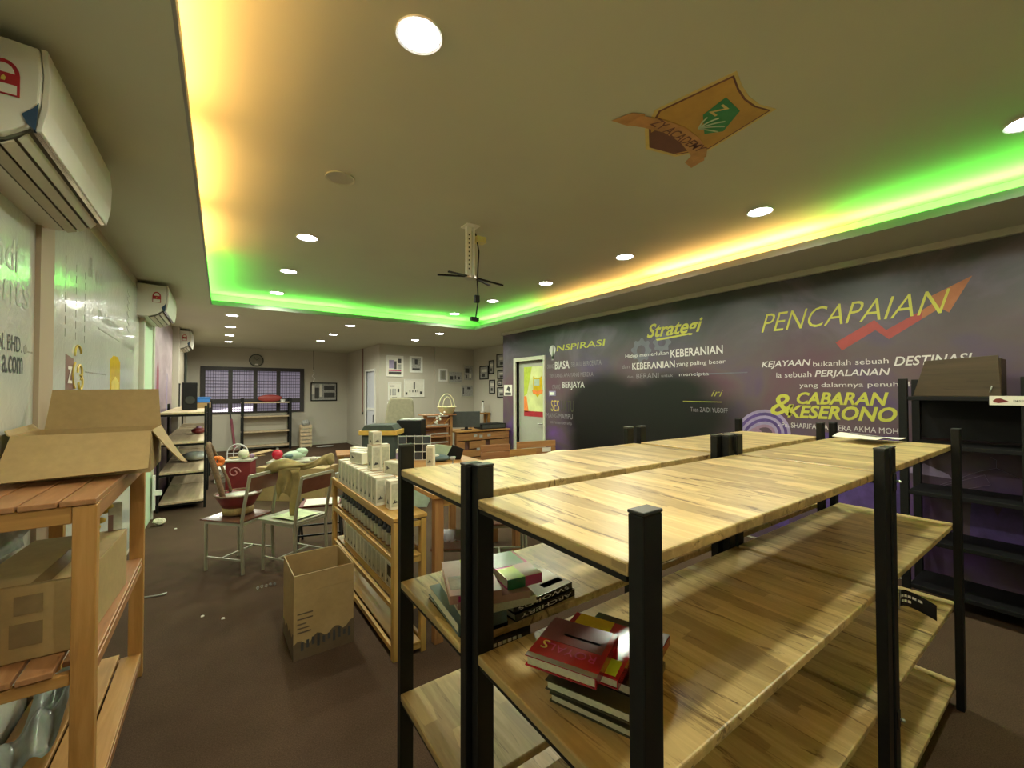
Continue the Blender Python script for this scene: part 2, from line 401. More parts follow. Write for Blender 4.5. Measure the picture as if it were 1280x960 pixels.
def text(s, mat, parent, fr, x0, x1, y0, y1, shear=0.0, bold=0.0, h=0.0015, name='lettering', lift=0.0):
    """lettering fitted to a box (x0..x1, y0..y1) in the frame fr, as a thin raised mesh"""
    cu = bpy.data.curves.new('txt', 'FONT'); cu.body = s; cu.shear = shear; cu.offset = bold; cu.resolution_u = 3
    o = bpy.data.objects.new('txt', cu); COL.objects.link(o)
    dg = bpy.context.evaluated_depsgraph_get()
    me = bpy.data.meshes.new_from_object(o.evaluated_get(dg))
    bpy.data.objects.remove(o); bpy.data.curves.remove(cu)
    xs = [v.co.x for v in me.vertices]; ys = [v.co.y for v in me.vertices]
    ax, bx, ay, by = min(xs), max(xs), min(ys), max(ys)
    for v in me.vertices:
        v.co = fr @ Vector((x0+(v.co.x-ax)/(bx-ax)*(x1-x0), y0+(v.co.y-ay)/(by-ay)*(y1-y0), h+lift))
    me.materials.clear(); me.materials.append(M[mat]); me.name = name
    ob = bpy.data.objects.new(name, me); COL.objects.link(ob); ob.parent = parent
    return ob

# ================================================================== SETTING
XL, XM, XD, YB, YF, YR = -0.75, 4.74, 5.90, 13.6, 10.4, -2.2
struct(MB().box(XL-.1, XD+.1, YR-.1, YB+.1, -.1, 0).build('floor', 'carpet'))
# lower ceiling in four pieces round the raised field, all one structure
CX0, CX1, CY0, CY1 = -0.126, 4.0, -1.2, 6.97
c = MB()
c.box(XL-.1, CX0-.012, YR-.1, YB+.1, ZL, ZL+.02); c.box(CX1+.012, XD+.1, YR-.1, YB+.1, ZL, ZL+.02)
c.box(CX0-.012, CX1+.012, CY1+.012, YB+.1, ZL, ZL+.02); c.box(CX0-.012, CX1+.012, YR-.1, CY0-.012, ZL, ZL+.02)
struct(c.build('ceiling', 'ceiling'))
c = MB(); g = 0.22
c.box(CX0-g, CX1+g, CY0-g, CY1+g, ZU, ZU+.03)
struct(c.build('ceiling_raised', 'ceiling_up'))
c = MB()
c.box(CX0-g-.02, CX0-g, CY0-g, CY1+g, ZL+.02, ZU); c.box(CX1+g, CX1+g+.02, CY0-g, CY1+g, ZL+.02, ZU)
c.box(CX0-g, CX1+g, CY1+g, CY1+g+.02, ZL+.02, ZU); c.box(CX0-g, CX1+g, CY0-g-.02, CY0-g, ZL+.02, ZU)
struct(c.build('ceiling_cove', 'lip_white'))
for i, bx in enumerate(((CX0-.012, CX0, CY0, CY1), (CX1, CX1+.012, CY0, CY1), (CX0, CX1, CY1, CY1+.012), (CX0, CX1, CY0-.012, CY0))):
    struct(MB().box(*bx, ZL-.002, ZL+.06).build('trim_%d' % (i+1), 'lip'))
# walls
struct(MB().box(XL-.1, XL, YR, YB, 0, ZL).build('wall_left', 'wall_left'))
struct(MB().box(XL-.1, XD+.1, YR-.1, YR, 0, ZL).build('wall_rear', 'wall_far'))
wb = MB(); wx0, wx1, wz0, wz1 = -.47, 1.99, 1.0, 2.27
wb.box(XL-.1, wx0, YB, YB+.12, 0, ZL); wb.box(wx1, 3.22, YB, YB+.12, 0, ZL); wb.box(wx0, wx1, YB, YB+.12, 0, wz0); wb.box(wx0, wx1, YB, YB+.12, wz1, ZL)
struct(wb.build('wall_back', 'wall_far'))
wb = MB()
dz = 2.13; dy0, dy1 = 10.72, 11.5
wb.box(3.22, 3.34, YF+.12, dy0, 0, ZL); wb.box(3.22, 3.34, dy1, YB, 0, ZL); wb.box(3.22, 3.34, dy0, dy1, dz, ZL)
wb.box(3.22, 4.70, YF, YF+.12, 0, ZL); wb.box(4.70, XD, YF-.06, YF+.12, 0, ZL)
struct(wb.build('wall_block', 'wall_far'))
wb = MB(); wb.box(XD, XD+.1, 7.09, YF, 0, ZL); wb.box(XM+.12, XD, 7.0, 7.09, 0, ZL)
struct(wb.build('wall_deep', 'wall_far'))
wb = MB(); DY0, DY1, DZ = 5.77, 6.62, 2.17
wb.box(XM, XM+.12, YR, DY0, 0, ZL); wb.box(XM, XM+.12, DY1, 7.09, 0, ZL); wb.box(XM, XM+.12, DY0, DY1, DZ, ZL)
struct(wb.build('wall_right', 'wall_far'))
# cornice above the mural, baseboards
struct(MB().box(XM-.045, XM, YR, 7.09, 2.735, ZL).build('trim_5', 'trim_grey'))
struct(MB().box(XL, 3.22, YB-.012, YB, 0, .09).build('baseboard_back', 'trim_grey'))
struct(MB().box(3.208, 3.22, 11.55, YB, 0, .09).build('baseboard_block', 'trim_grey'))
struct(MB().box(XL, XL+.012, 9.7, YB, 0, .09).build('baseboard_left', 'trim_grey'))

# ------------------------------------------------------------------ cove LED strips (real lamps in the cove)
def led(p, q, colr, power=1.0, inward=(1, 0, 0)):
    p = Vector(p); q = Vector(q); mid = (p+q)/2; L = (q-p).length
    o = MB().bar(p, q, .012, .006).build('led_strip', 'led_g' if colr is GREEN else 'led_a')
    tag(o, LEDLAB[len(LEDS)], 'light strip', 'colour strips in the ceiling cove'); LEDS.append(o)
    ld = bpy.data.lights.new('cove_light', 'AREA'); ld.shape = 'RECTANGLE'; ld.size = L; ld.size_y = 0.03
    ld.color = colr; ld.energy = LED_W*L*power
    lo = bpy.data.objects.new('cove_light', ld); COL.objects.link(lo)
    z = Vector((-inward[0]*0.85, -inward[1]*0.85, -1)).normalized()   # lamp shines along -z : up and inward
    x = (q-p).normalized(); y = z.cross(x).normalized(); x = y.cross(z)
    mw = Matrix(((x.x, y.x, z.x, mid.x), (x.y, y.y, z.y, mid.y), (x.z, y.z, z.z, mid.z+.012), (0, 0, 0, 1)))
    lo.matrix_world = mw; lo.parent = o; lo.matrix_parent_inverse = Matrix.Identity(4)
LEDS = []
LEDLAB = ['amber light strip in the near part of the left ceiling cove', 'short amber light strip in the middle of the left ceiling cove', 'amber light strip in the left ceiling cove, ending at the green one',
          'green light strip at the far end of the left ceiling cove', 'long bright green light strip in the back cove, left half',
          'dim green light strip in the middle of the back cove', 'bright green light strip in the back cove, right end',
          'bright green light strip at the far end of the right cove', 'dim green amber light strip in the right cove beside the door',
          'amber light strip in the middle of the right cove above the mural', 'bright green light strip in the near part of the right cove',
          'amber light strip in the cove behind the camera']
zc = ZL+.035; o_ = .10
led((CX0-o_, CY0, zc), (CX0-o_, 2.42, zc), AMBER, .85)
led((CX0-o_, 2.62, zc), (CX0-o_, 3.62, zc), AMBER, 0.8)
led((CX0-o_, 3.82, zc), (CX0-o_, 4.85, zc), AMBER, 0.8)
led((CX0-o_, 4.95, zc), (CX0-o_, CY1-.05, zc), GREEN, 0.9)
led((CX0, CY1+o_, zc), (1.75, CY1+o_, zc), GREEN, 1.1, (0, -1, 0))
led((1.8, CY1+o_, zc), (2.7, CY1+o_, zc), GREEN, 0.25, (0, -1, 0))
led((2.75, CY1+o_, zc), (3.85, CY1+o_, zc), GREEN, 1.1, (0, -1, 0))
led((CX1+o_, 5.05, zc), (CX1+o_, CY1-.1, zc), GREEN, 1.1, (-1, 0, 0))
led((CX1+o_, 3.15, zc), (CX1+o_, 4.95, zc), AMBER, 0.3, (-1, 0, 0))
led((CX1+o_, 1.3, zc), (CX1+o_, 3.05, zc), AMBER, 1.1, (-1, 0, 0))
led((CX1+o_, CY0, zc), (CX1+o_, 1.2, zc), GREEN, 1.3, (-1, 0, 0))
led((CX0, CY0-o_, zc), (CX1, CY0-o_, zc), AMBER, 1.1, (0, 1, 0))

# ------------------------------------------------------------------ downlights
def downlight(x, y, z, label, on=True, proto=[]):
    t = thing('downlight', label, 'ceiling light', (x, y, z), 0, 'round downlights')
    rim = MB().lathe([(.078, 0), (.088, 0), (.088, -.008), (.078, -.004)], n=28, caps=False).build('rim', 'white' if on else 'ceiling_up', t, smooth=False)
    MB().lathe([(.078, .0), (.078, -.003)], n=28).build('diffuser', 'lamp' if on else 'spk_grey', t)
    if on:
        ld = bpy.data.lights.new('downlight_lamp', 'SPOT'); ld.energy = DOWN_W*4; ld.spot_size = R(168); ld.spot_blend = 0.5
        ld.shadow_soft_size = .07; ld.color = (0.98, 0.99, 0.77)
        lo = bpy.data.objects.new('downlight_lamp', ld); COL.objects.link(lo); lo.parent = t; lo.location = (0, 0, -.03)
ordn = ['nearest', 'second', 'third', 'fourth', 'farthest']
for i, y in enumerate((1.49, 2.79, 4.05, 5.31, 6.57)):
    if i == 1: lab = 'unlit round fitting set flush in the raised ceiling, left row'
    else: lab = '%s lit downlight of the left row on the raised ceiling' % ordn[i]
    downlight(.61, y, ZU, lab, i != 1)
    downlight(3.36, y, ZU, '%s lit downlight of the right row on the raised ceiling' % ordn[i])
for i, y in enumerate((7.79, 9.2, 10.58, 11.94)):
    downlight(.12, y, ZL, '%s downlight of the left row on the low ceiling, before the window' % ['first', 'second', 'third', 'last'][i])
for i, y in enumerate((7.81, 9.22, 10.56)):
    downlight(1.893, y, ZL, '%s downlight of the middle row on the low back ceiling' % ['first', 'second', 'last'][i])
for i, y in enumerate((7.85, 9.17)):
    downlight(3.67, y, ZL, '%s downlight of the right row on the low back ceiling' % ['nearer', 'farther'][i])
# unseen downlights added out of view to brighten the near shelves, continuing the rows
for x in (.61, 3.36): downlight(x, .2, ZU, 'added unseen downlight overhead behind the view, %s row' % ('left' if x < 1 else 'right'))

# ------------------------------------------------------------------ window on the back wall
win = bpy.data.objects.new('window_1', None); COL.objects.link(win); win.location = (0, YB, 0); struct(win)
fr_ = MB()
fr_.box(wx0, wx1, -.03, .06, wz1-.10, wz1); fr_.box(wx0, wx1, -.03, .06, wz0, wz0+.05); fr_.box(wx0, wx0+.11, -.03, .06, wz0+.05, wz1-.10); fr_.box(wx1-.11, wx1, -.03, .06, wz0+.05, wz1-.10)
fr_.box(wx0+.11, wx1-.11, -.03, .06, 1.27, 1.40)
fr_.build('window_frame', 'window_frame', win)
cols = [(-.36, .135), (.235, .715), (.81, 1.275), (1.375, 1.88)]
for a, b2 in ((.135, .235), (.715, .81), (1.275, 1.375)):
    MB().box(a, b2, -.03, .06, wz0+.05, 1.27).box(a, b2, -.03, .06, 1.40, wz1-.10).build('mullion', 'window_frame', win)
for a, b2 in cols:
    for z0, z1 in ((wz0+.05, 1.27), (1.40, wz1-.10)):
        p = MB().box(a, b2, .02, .03, z0, z1).build('pane', 'pane', win)
        gb = MB(); n = 9
        for k in range(1, n): gb.box(a+(b2-a)*k/n-.004, a+(b2-a)*k/n+.004, -.005, .003, z0, z1)
        k = z0+.065
        while k < z1-.02:
            gb.box(a, b2, -.005, .003, k-.006, k+.006); k += .085
        gb.build('grille', 'window_frame', p)
MB().prism([(-.36, 1.052), (.70, 1.052), (.70, 1.20), (-.36, 1.09)], frame((0, .012, 0), (1, 0, 0), (0, 0, 1)), .004).build('bright_gap', 'daylit', win)

# ------------------------------------------------------------------ doors
d1 = bpy.data.objects.new('door_1', None); COL.objects.link(d1); d1.location = (XL, 6.5, 0); struct(d1)
MB().box(0, .03, -.42, .36, 0, 2.42).build('door_leaf', 'door_mint', d1, bevel=.004)
for y0 in (-.48, .36): MB().box(0, .05, y0, y0+.06, 0, 2.48).build('door_frame', 'frame_cream', d1, bevel=.004)
MB().box(0, .05, -.42, .36, 2.42, 2.48).build('door_head', 'frame_cream', d1, bevel=.004)
MB().box(.05, .075, .30, .36, .12, .55).box(.05, .14, .31, .35, .30, .36).build('door_stop', 'white', d1)
d2 = bpy.data.objects.new('door_2', None); COL.objects.link(d2); d2.location = (XM, 0, 0); struct(d2)
MB().box(-.03, .14, DY1, DY1+.07, 0, DZ+.07).build('door_frame', 'frame_cream', d2, bevel=.005)
MB().box(-.03, .14, DY0-.045, DY0, 0, DZ+.07).build('door_frame', 'frame_cream', d2, bevel=.005)
MB().box(-.03, .14, DY0, DY1, DZ, DZ+.07).build('door_frame', 'frame_cream', d2, bevel=.005)
MB().box(.06, .10, DY0+.005, DY1-.005, .01, DZ-.005).build('door_leaf', 'door_grey', d2)
MB().tube([(.06, DY0+.08, 1.0), (.02, DY0+.08, 1.0), (.01, DY0+.10, 1.0), (.01, DY0+.2, 1.0)], .01).build('door_handle', 'steel', d2)
d3 = bpy.data.objects.new('door_3', None); COL.objects.link(d3); d3.location = (3.22, 0, 0); struct(d3)
MB().box(-.03, .06, dy0-.06, dy0, 0, dz+.05).box(-.03, .06, dy1, dy1+.06, 0, dz+.05).box(-.03, .06, dy0, dy1, dz, dz+.05).build('door_frame', 'white', d3)
MB().box(.02, .05, dy0, dy1, 0, dz).build('door_leaf', 'lilac_paint', d3)
MB().box(.0, .02, dy0+.05, dy1-.05, 1.10, 1.16).build('door_rail', 'white', d3)
MB().tube([(.02, dy0+.1, 1.0), (-.02, dy0+.1, .98), (-.02, dy0+.12, .8), (.02, dy0+.1, .78)], .012).build('door_handle', 'black', d3)

# ------------------------------------------------------------------ mural on the right wall
mur = thing('wall_mural', 'dark violet printed mural covering the right wall, with lime and white slogans', 'mural', (XM, 0, 0))
mm = MB(); mm.box(-.004, -.0005, YR, DY0-.05, 0.02, 2.735); mm.box(-.004, -.0005, DY1+.075, 7.088, 0.02, 2.735); mm.box(-.004, -.0005, DY0-.05, DY1+.075, DZ+.075, 2.735)
mm.build('mural_sheet', 'mural', mur)
F = frame((-.0042, 0, 0), (0, -1, 0), (0, 0, 1))       # x = -Y, y = Z, on the sheet
def mt(s, ya, yb, za, zb, mat='mural_white', shear=0, bold=0.0): return text(s, mat, mur, F, -ya, -yb, za, zb, shear, bold)
def slant(s, ya, yb, za, zb, **k): return mt(s, ya, yb, za, zb, **k)
mt('NSPIRASI', 5.42, 4.31, 2.285, 2.385, 'mural_yellow', .1, .01)
mt('ORANG', 5.68, 5.50, 1.995, 2.07, 'mural_grey'); mt('BIASA', 5.465, 5.10, 1.975, 2.11, bold=.02); mt('SELALU BERCERITA', 5.06, 4.39, 2.00, 2.075, 'mural_grey')
mt('TENTANG APA YANG MEREKA', 5.62, 4.56, 1.83, 1.90, 'mural_grey'); mt('ORANG', 5.54, 5.33, 1.63, 1.71, 'mural_grey'); mt('BERJAYA', 5.28, 4.75, 1.62, 1.755, bold=.01)
mt('SES', 5.57, 5.36, 1.25, 1.44, 'gold_ink'); mt('UATU', 5.33, 5.0, 1.25, 1.44, 'mural_dim'); mt('MANG MAMPU', 5.7, 5.03, 1.13, 1.215, 'mural_grey'); mt('we remember who', 5.6, 5.05, 1.035, 1.09, 'mural_grey')
mt('Strategi', 3.56, 2.76, 2.26, 2.50, 'mural_yellow', .35, .02)
MB().prism([(-3.40, 2.265), (-2.95, 2.295), (-2.93, 2.315), (-3.42, 2.29)], F, .0015).build('underline', 'mural_yellow', mur)
mt('Hidup memerlukan', 3.93, 3.23, 2.055, 2.12); mt('KEBERANIAN', 3.20, 2.52, 2.03, 2.13, bold=.012)
mt('dan', 3.99, 3.86, 1.92, 1.975, 'mural_grey'); mt('KEBERANIAN', 3.81, 3.14, 1.90, 1.99, bold=.012); mt('yang paling besar', 3.12, 2.49, 1.90, 1.965)
mt('dan', 3.90, 3.80, 1.78, 1.82, 'mural_grey'); mt('BERANI', 3.74, 3.38, 1.77, 1.84, 'mural_grey'); mt('untuk', 3.34, 3.17, 1.78, 1.82, 'mural_grey'); mt('mencipta', 3.08, 2.69, 1.77, 1.825)
MB().prism([(-2.9, 1.79), (-2.25, 1.797), (-2.25, 1.807), (-2.9, 1.81)], F, .0015).build('underline', 'mural_gear', mur)
mt('iri', 2.665, 2.52, 1.535, 1.61, 'mural_dimy', .35, .0)
MB().box(-.0057, -.0042, 2.54, 3.03, 1.464, 1.474).build('underline', 'mural_dimy', mur)
mt('Tuan ZAIDI YUSOFF', 2.93, 2.47, 1.345, 1.40, 'mural_grey')
mt('PENCAPAIAN', 2.10, .69, 2.22, 2.415, 'mural_yellow', .35, -.008)
mt('KEJAYAAN', 2.10, 1.65, 1.83, 1.91, shear=.2, bold=.012); mt('bukanlah sebuah', 1.63, 1.07, 1.835, 1.885); mt('DESTINASI', 1.035, .58, 1.81, 1.89, shear=.25, bold=.012)
mt('ia sebuah', 1.96, 1.645, 1.735, 1.79); mt('PERJALANAN', 1.617, 1.06, 1.715, 1.795, shear=.2, bold=.012); mt('yang dalamnya penuh de', 1.75, .895, 1.62, 1.675)
mt('&', 2.02, 1.80, 1.345, 1.565, 'mural_yellow', .2, .01); mt('CABARAN', 1.775, 1.073, 1.465, 1.585, 'mural_yellow', .25, .03); mt('KESERONO', 1.86, 1.02, 1.325, 1.455, 'mural_yellow', .25, .03)
mt('- Pn. SHARIFAH AMEERA AKMA MOH', 1.95, 1.015, 1.225, 1.275)
def mprint(name, mat, pts, lift=0):   # pts in (Y, Z)
    Fm = frame((-.0042-lift, 0, 0), (0, -1, 0), (0, 0, 1))
    return MB().prism([(-y, z) for y, z in pts], Fm, .0012).build(name, mat, mur)
mprint('arrow', 'mural_red', [(1.447, 2.052), (1.397, 1.974), (1.155, 2.135), (1.065, 2.045), (.857, 2.19), (.857, 2.262), (1.083, 2.125), (1.162, 2.225)], -.0008)
mprint('arrow', 'mural_orange', [(.857, 2.19), (.75, 2.265), (.70, 2.22), (.572, 2.486), (.82, 2.36), (.775, 2.32), (.857, 2.262)], -.0008)
# light bulb, gears
bulb = [(5.53+.085*math.cos(t), 2.32+.08*math.sin(t)) for t in [i*math.pi/8-.6 for i in range(12)]]+[(5.55, 2.14), (5.50, 2.14)]
mprint('light_bulb', 'mural_white', bulb)
def gear(cy, cz, rad, n):
    out = []
    for i in range(n*4):
        a = 2*math.pi*i/(n*4); rr = rad*(1.0 if i % 4 in (0, 1) else .8); out.append((cy+rr*math.cos(a), cz+rr*math.sin(a)))
    mprint('gear', 'mural_gear', out, -.0009); mprint('gear_hole', 'mural', [(cy+rad*.42*math.cos(i*math.pi/8), cz+rad*.42*math.sin(i*math.pi/8)) for i in range(16)], -.0004)
gear(3.66, 2.16, .17, 8); gear(3.33, 2.24, .14, 8)
# violet head scarf at the foot of the slogan: nested arcs
for i in range(6):
    ra, rb = .285-.03*i, .255-.03*i
    if rb <= 0.02: break
    top = [(2.12+ra*1.0*math.cos(a)-.05*math.sin(a), 1.10+ra*1.05*math.sin(a)) for a in [k*math.pi/14 for k in range(15)]]
    bot = [(2.12+rb*1.0*math.cos(a)-.05*math.sin(a), 1.10+rb*1.05*math.sin(a)) for a in [k*math.pi/14 for k in range(15)]][::-1]
    mprint('scarf_fold', ['mural_lilac', 'mural_violet'][i % 2] if i < 5 else 'mural_skin', top+bot)
mprint('scarf_fold', 'mural_violet', [(2.38, 1.1), (2.38, .2), (1.86, .2), (1.86, 1.1)], -.0009)
mprint('face', 'mural_skin', [(2.17+.09*math.cos(k*math.pi/8), 1.07+.13*math.sin(k*math.pi/8)) for k in range(16)], .0005)
# violet folds, garment hangers and dresses low at the right
mprint('garment', 'mural_violet', [(1.6, 1.2), (1.0, 1.2), (1.0, .5), (1.55, .2)], -.0009)
mprint('fold', 'mural_lilac', [(.98, .93), (.86, 1.0), (.72, .93), (.70, .90), (.95, .91)])
def stroke(pts, w=.012, mat='mural_lilac'):
    m_ = MB()
    for a, b2 in zip(pts, pts[1:]): m_.bar((-.0045, a[0], a[1]), (-.0045, b2[0], b2[1]), .0012, w, (1, 0, 0))
    m_.build('hanger', mat, mur)
stroke([(.83, .80), (.56, .98), (.47, 1.02), (.30, .93), (.1, .82)]); stroke([(.75, .84), (.53, .96), (.50, .89), (.66, .82)]); stroke([(.47, 1.02), (.47, 1.08), (.50, 1.10)])
mprint('dress', 'mural_violet', [(.60, .76), (.52, .80), (.47, .66), (.42, .80), (.34, .76), (.30, .35), (.62, .35)])
mprint('dress', 'mural_violet', [(.24, .78), (.10, .78), (.05, .35), (.28, .35)])
# posters and switch
t = thing('shield_poster', 'lime and red poster with an orange shield emblem on the door leaf', 'poster', (XM+.06, 0, 0))
PF = frame((0, 0, 0), (0, -1, 0), (0, 0, 1))
MB().box(-.003, 0, 5.84, 6.45, 1.12, 2.06).build('sheet', plain('poster pale yellow', (.62, .66, .30), .4, 0, .2, 3), t)
def pp(nm, mat, pts, lift=.003): return MB().prism([(-y, z) for y, z in pts], frame((-lift, 0, 0), (0, -1, 0), (0, 0, 1)), .001).build(nm, mat, t)
pp('band', 'book_lime', [(6.45, 1.5), (6.45, 2.06), (6.2, 2.06), (6.35, 1.55)]); pp('band', 'orange', [(6.45, 1.2), (6.45, 1.5), (6.37, 1.5), (6.30, 1.2)])
pp('band', 'red_print', [(6.45, 1.12), (6.45, 1.22), (5.84, 1.22), (5.84, 1.12)])
SH = [(-.5, .55), (-.25, .46), (0, .44), (.25, .46), (.5, .55), (.5, -.15), (.62, -.2), (.5, -.38), (.25, -.40), (0, -.55), (-.25, -.40), (-.5, -.38), (-.62, -.2), (-.5, -.15)]
pp('shield', 'book_yellow', [(6.03-.26*x*1.0, 1.68+.36*y) for x, y in SH], .004)
pp('shield_square', 'mint', [(6.13, 1.70), (5.97, 1.70), (5.97, 1.82), (6.13, 1.82)], .005)
pp('shield_ribbon', 'orange', [(6.17, 1.63), (6.03, 1.60), (5.88, 1.63), (5.88, 1.56), (6.03, 1.53), (6.17, 1.56)], .005)
t = thing('portrait_notice', 'small black and white portrait sheet on the mural left of the door', 'poster', (XM-.004, 0, 0))
MB().box(-.004, 0, 6.76, 7.05, 1.505, 1.725).build('sheet', 'paper', t)
MB().box(-.006, -.004, 6.80, 7.01, 1.52, 1.57).build('print', 'ink', t)
MB().prism([(-6.98, 1.60), (-6.90, 1.70), (-6.82, 1.66), (-6.86, 1.58), (-6.92, 1.62)], frame((-.004, 0, 0), (0, -1, 0), (0, 0, 1)), .001).build('print', 'ink', t)
t = thing('light_switch', 'grey light switch plate right of the poster door', 'switch', (XM-.004, 0, 0))
MB().box(-.012, 0, 5.44, 5.62, 1.51, 1.60).build('plate', 'mural_lilac', t, bevel=.003)
MB().box(-.016, -.012, 5.47, 5.59, 1.53, 1.58).build('rocker', 'white', t, bevel=.002)

# ------------------------------------------------------------------ emblem sticker on the raised ceiling
t = thing('ceiling_emblem', 'amber shield and ribbon emblem with green square stuck on the raised ceiling', 'emblem', (2.0, 1.15, ZU))
EF = lambda lift: frame((0, 0, -lift), (1, 0, 0), (0, -1, 0))
# coordinates: x = X-2.0, y = -(Y-1.15)
sh = [(-.206, .268), (-.10, .238), (0, .222), (.10, .225), (.197, .256), (.262, -.123), (.16, -.27), (-.047, -.319), (-.195, -.212), (-.282, -.085)]
M['em_gold'] = plain('emblem amber', (.50, .30, .07), .5, 0, .2, 4); M['em_pale'] = plain('emblem pale edge', (.62, .50, .18), .5); M['em_brown'] = plain('emblem brown', (.16, .07, .05), .5, 0, .2, 6)
M['em_rust'] = plain('emblem rust', (.50, .27, .10), .5, 0, .25, 8); M['em_green'] = plain('emblem green', (.04, .26, .10), .5)
MB().prism(sh, EF(.0), .001).build('shield_edge', 'em_pale', t)
MB().prism([(x*.93, y*.93) for x, y in sh], EF(.001), .001).build('shield', 'em_brown', t)
MB().prism([(x*.89, y*.89) for x, y in sh], EF(.002), .001).build('shield', 'em_gold', t)
MB().prism([(-.15, -.12), (.19, -.14), (.13, -.24), (-.045, -.29), (-.15, -.21)], EF(.003), .001).build('shield_foot', 'em_brown', t)
MB().prism([(-.397, -.259), (-.36, -.16), (-.30, -.13), (-.25, -.18), (-.30, -.24)], EF(.0035), .001).build('ribbon_tail', 'em_rust', t)
MB().prism([(.345, -.282), (.33, -.19), (.28, -.16), (.22, -.20), (.26, -.27)], EF(.0035), .001).build('ribbon_tail', 'em_rust', t)
rib = [(-.31, -.15), (-.2, -.105), (-.05, -.075), (.1, -.085), (.24, -.12), (.30, -.16), (.29, -.235), (.2, -.20), (.05, -.165), (-.1, -.165), (-.22, -.20), (-.31, -.235)]
MB().prism(rib, EF(.0045), .001).build('ribbon', 'em_rust', t)
text('ZY ACADEMY', 'em_brown', t, EF(.0055), -.22, .22, -.165, -.105, 0, .01, .001, 'ribbon_lettering')
MB().prism([(-.09, .16), (.06, .15), (.15, .02), (.09, -.05), (-.06, .03)], EF(.004), .001).build('green_square', 'em_green', t)
text('Z', 'em_pale', t, EF(.005), -.06, .0, .06, .13, 0, .02, .001, 'letter')
pl = MB()
for a in range(5):
    an = .4+a*.5; pts = [(.02+.02*k*math.cos(an)+.004*k*k*.4*math.sin(an), -.04+.022*k*math.sin(an), -.006) for k in range(6)]
    pl.tube([(p[0], -p[1], p[2]) for p in pts], .004, 5)
pl.build('plant_mark', 'mint', t)

# ------------------------------------------------------------------ projector mount
t = thing('projector_mount', 'empty white projector mount with black arms hanging from raised ceiling', 'projector mount', (1.68, 3.0, ZU))
m_ = MB(); m_.cbox((0, 0, -.005), (.12, .12, .01)); m_.cbox((-.02, 0, -.21), (.045, .03, .41)); m_.cbox((.03, 0, -.21), (.018, .02, .41)); m_.build('column', 'white', t, bevel=.002)
h = MB()
for k in range(9): h.cbox((-.02, -.016, -.08-.035*k), (.012, .002, .012))
h.build('slots', 'dark_grey', t)
MB().cbox((.09, .0, -.1), (.09, .07, .05)).build('junction_box', plain('yellow junction box', (.65, .60, .25), .5), t, bevel=.003)
for a, L in ((20, .26), (-8, .30), (200, .26), (172, .28)):
    MB().bar((0, 0, -.42), (L*math.cos(R(a)), L*math.sin(R(a)), -.44-.02*(a < 0)), .016, .012).build('arm', 'black_metal', t)
MB().lathe([(.01, 0), (.05, 0), (.05, .02), (.01, .03)], (0, 0, -.44), 14).build('hub', 'steel', t)
MB().tube([(.05, 0, -.05), (.075, -.01, -.2), (.065, 0, -.45), (.08, .01, -.6), (.05, .0, -.76)], .006).build('cable', 'black', t)
MB().cbox((.06, 0, -.60), (.04, .03, .06)).cbox((.04, 0, -.77), (.07, .03, .03)).build('plug', 'black', t)

# ------------------------------------------------------------------ air conditioners on the left wall
def ac(name_y, L, label):
    t = thing('air_conditioner', label, 'air conditioner', (XL, name_y, 2.41), 0, 'split air conditioners on the left wall')
    prof = [(0, .0), (.10, .0), (.16, .025), (.215, .07), (.243, .15), (.247, .25), (.24, .335), (.0, .345)]
    FR = frame((0, L, 0), (1, 0, 0), (0, 0, 1))  # normal = -Y
    MB().prism(prof, FR, L).build('housing', 'ac_white', t, bevel=.006)
    pan = [(.232, .06), (.247, .06), (.262, .14), (.266, .25), (.257, .343), (.241, .343), (.249, .25), (.245, .15)]
    MB().prism(pan, frame((0, L-.012, 0), (1, 0, 0), (0, 0, 1)), L-.024).build('front_panel', 'ac_white', t, bevel=.003)
    MB().prism([(.226, .055), (.240, .060), (.240, .072), (.226, .066)], frame((0, L-.02, 0), (1, 0, 0), (0, 0, 1)), L-.04).build('trim_strip', 'chrome', t)
    MB().prism([(.095, -.004), (.165, .018), (.222, .066), (.215, .075), (.155, .03), (.095, .006)], frame((0, L-.03, 0), (1, 0, 0), (0, 0, 1)), L-.06).build('outlet', 'ac_dark', t)
    for dx, dz_, a in ((.125, -.005, .35), (.165, .012, .6), (.200, .04, .9)):
        mt_ = Matrix.Translation((dx, L/2, dz_)) @ Matrix.Rotation(-a, 4, 'Y')
        MB().box(-.018, .018, -L/2+.035, L/2-.035, -.003, .003, mt_).build('louvre', 'ac_louvre', t)
    # side end cap wedge with blue film, rating sticker on the near side
    SF = frame((0, -.001, 0), (1, 0, 0), (0, 0, 1))
    MB().prism([(.205, .10), (.232, .13), (.243, .15), (.236, .055), (.217, .072)], SF, .002).build('end_film', 'ac_blue', t)
    arch = [(.13, .15), (.20, .15), (.20, .22)]+[(.165+.035*math.cos(k*math.pi/8), .22+.045*math.sin(k*math.pi/8)) for k in range(1, 8)]+[(.13, .22)]
    st = MB().prism(arch, SF, .002).build('rating_sticker', 'red_print', t)
    MB().prism([(.136, .155), (.194, .155), (.194, .185), (.136, .185)], frame((0, -.003, 0), (1, 0, 0), (0, 0, 1)), .001).build('sticker_panel', 'paper', st)
    MB().prism([(.165+.024*math.cos(k*math.pi/8), .222+.03*math.sin(k*math.pi/8)) for k in range(0, 9)], frame((0, -.003, 0), (1, 0, 0), (0, 0, 1)), .001).build('sticker_panel', 'paper', st)
    MB().prism([(.165+.01*math.cos(k*math.pi/2.5+.3)*(1 if k % 2 else .5), .203+.01*math.sin(k*math.pi/2.5+.3)) for k in range(5)], frame((0, -.003, 0), (1, 0, 0), (0, 0, 1)), .001).build('sticker_star', 'gold_ink', st)
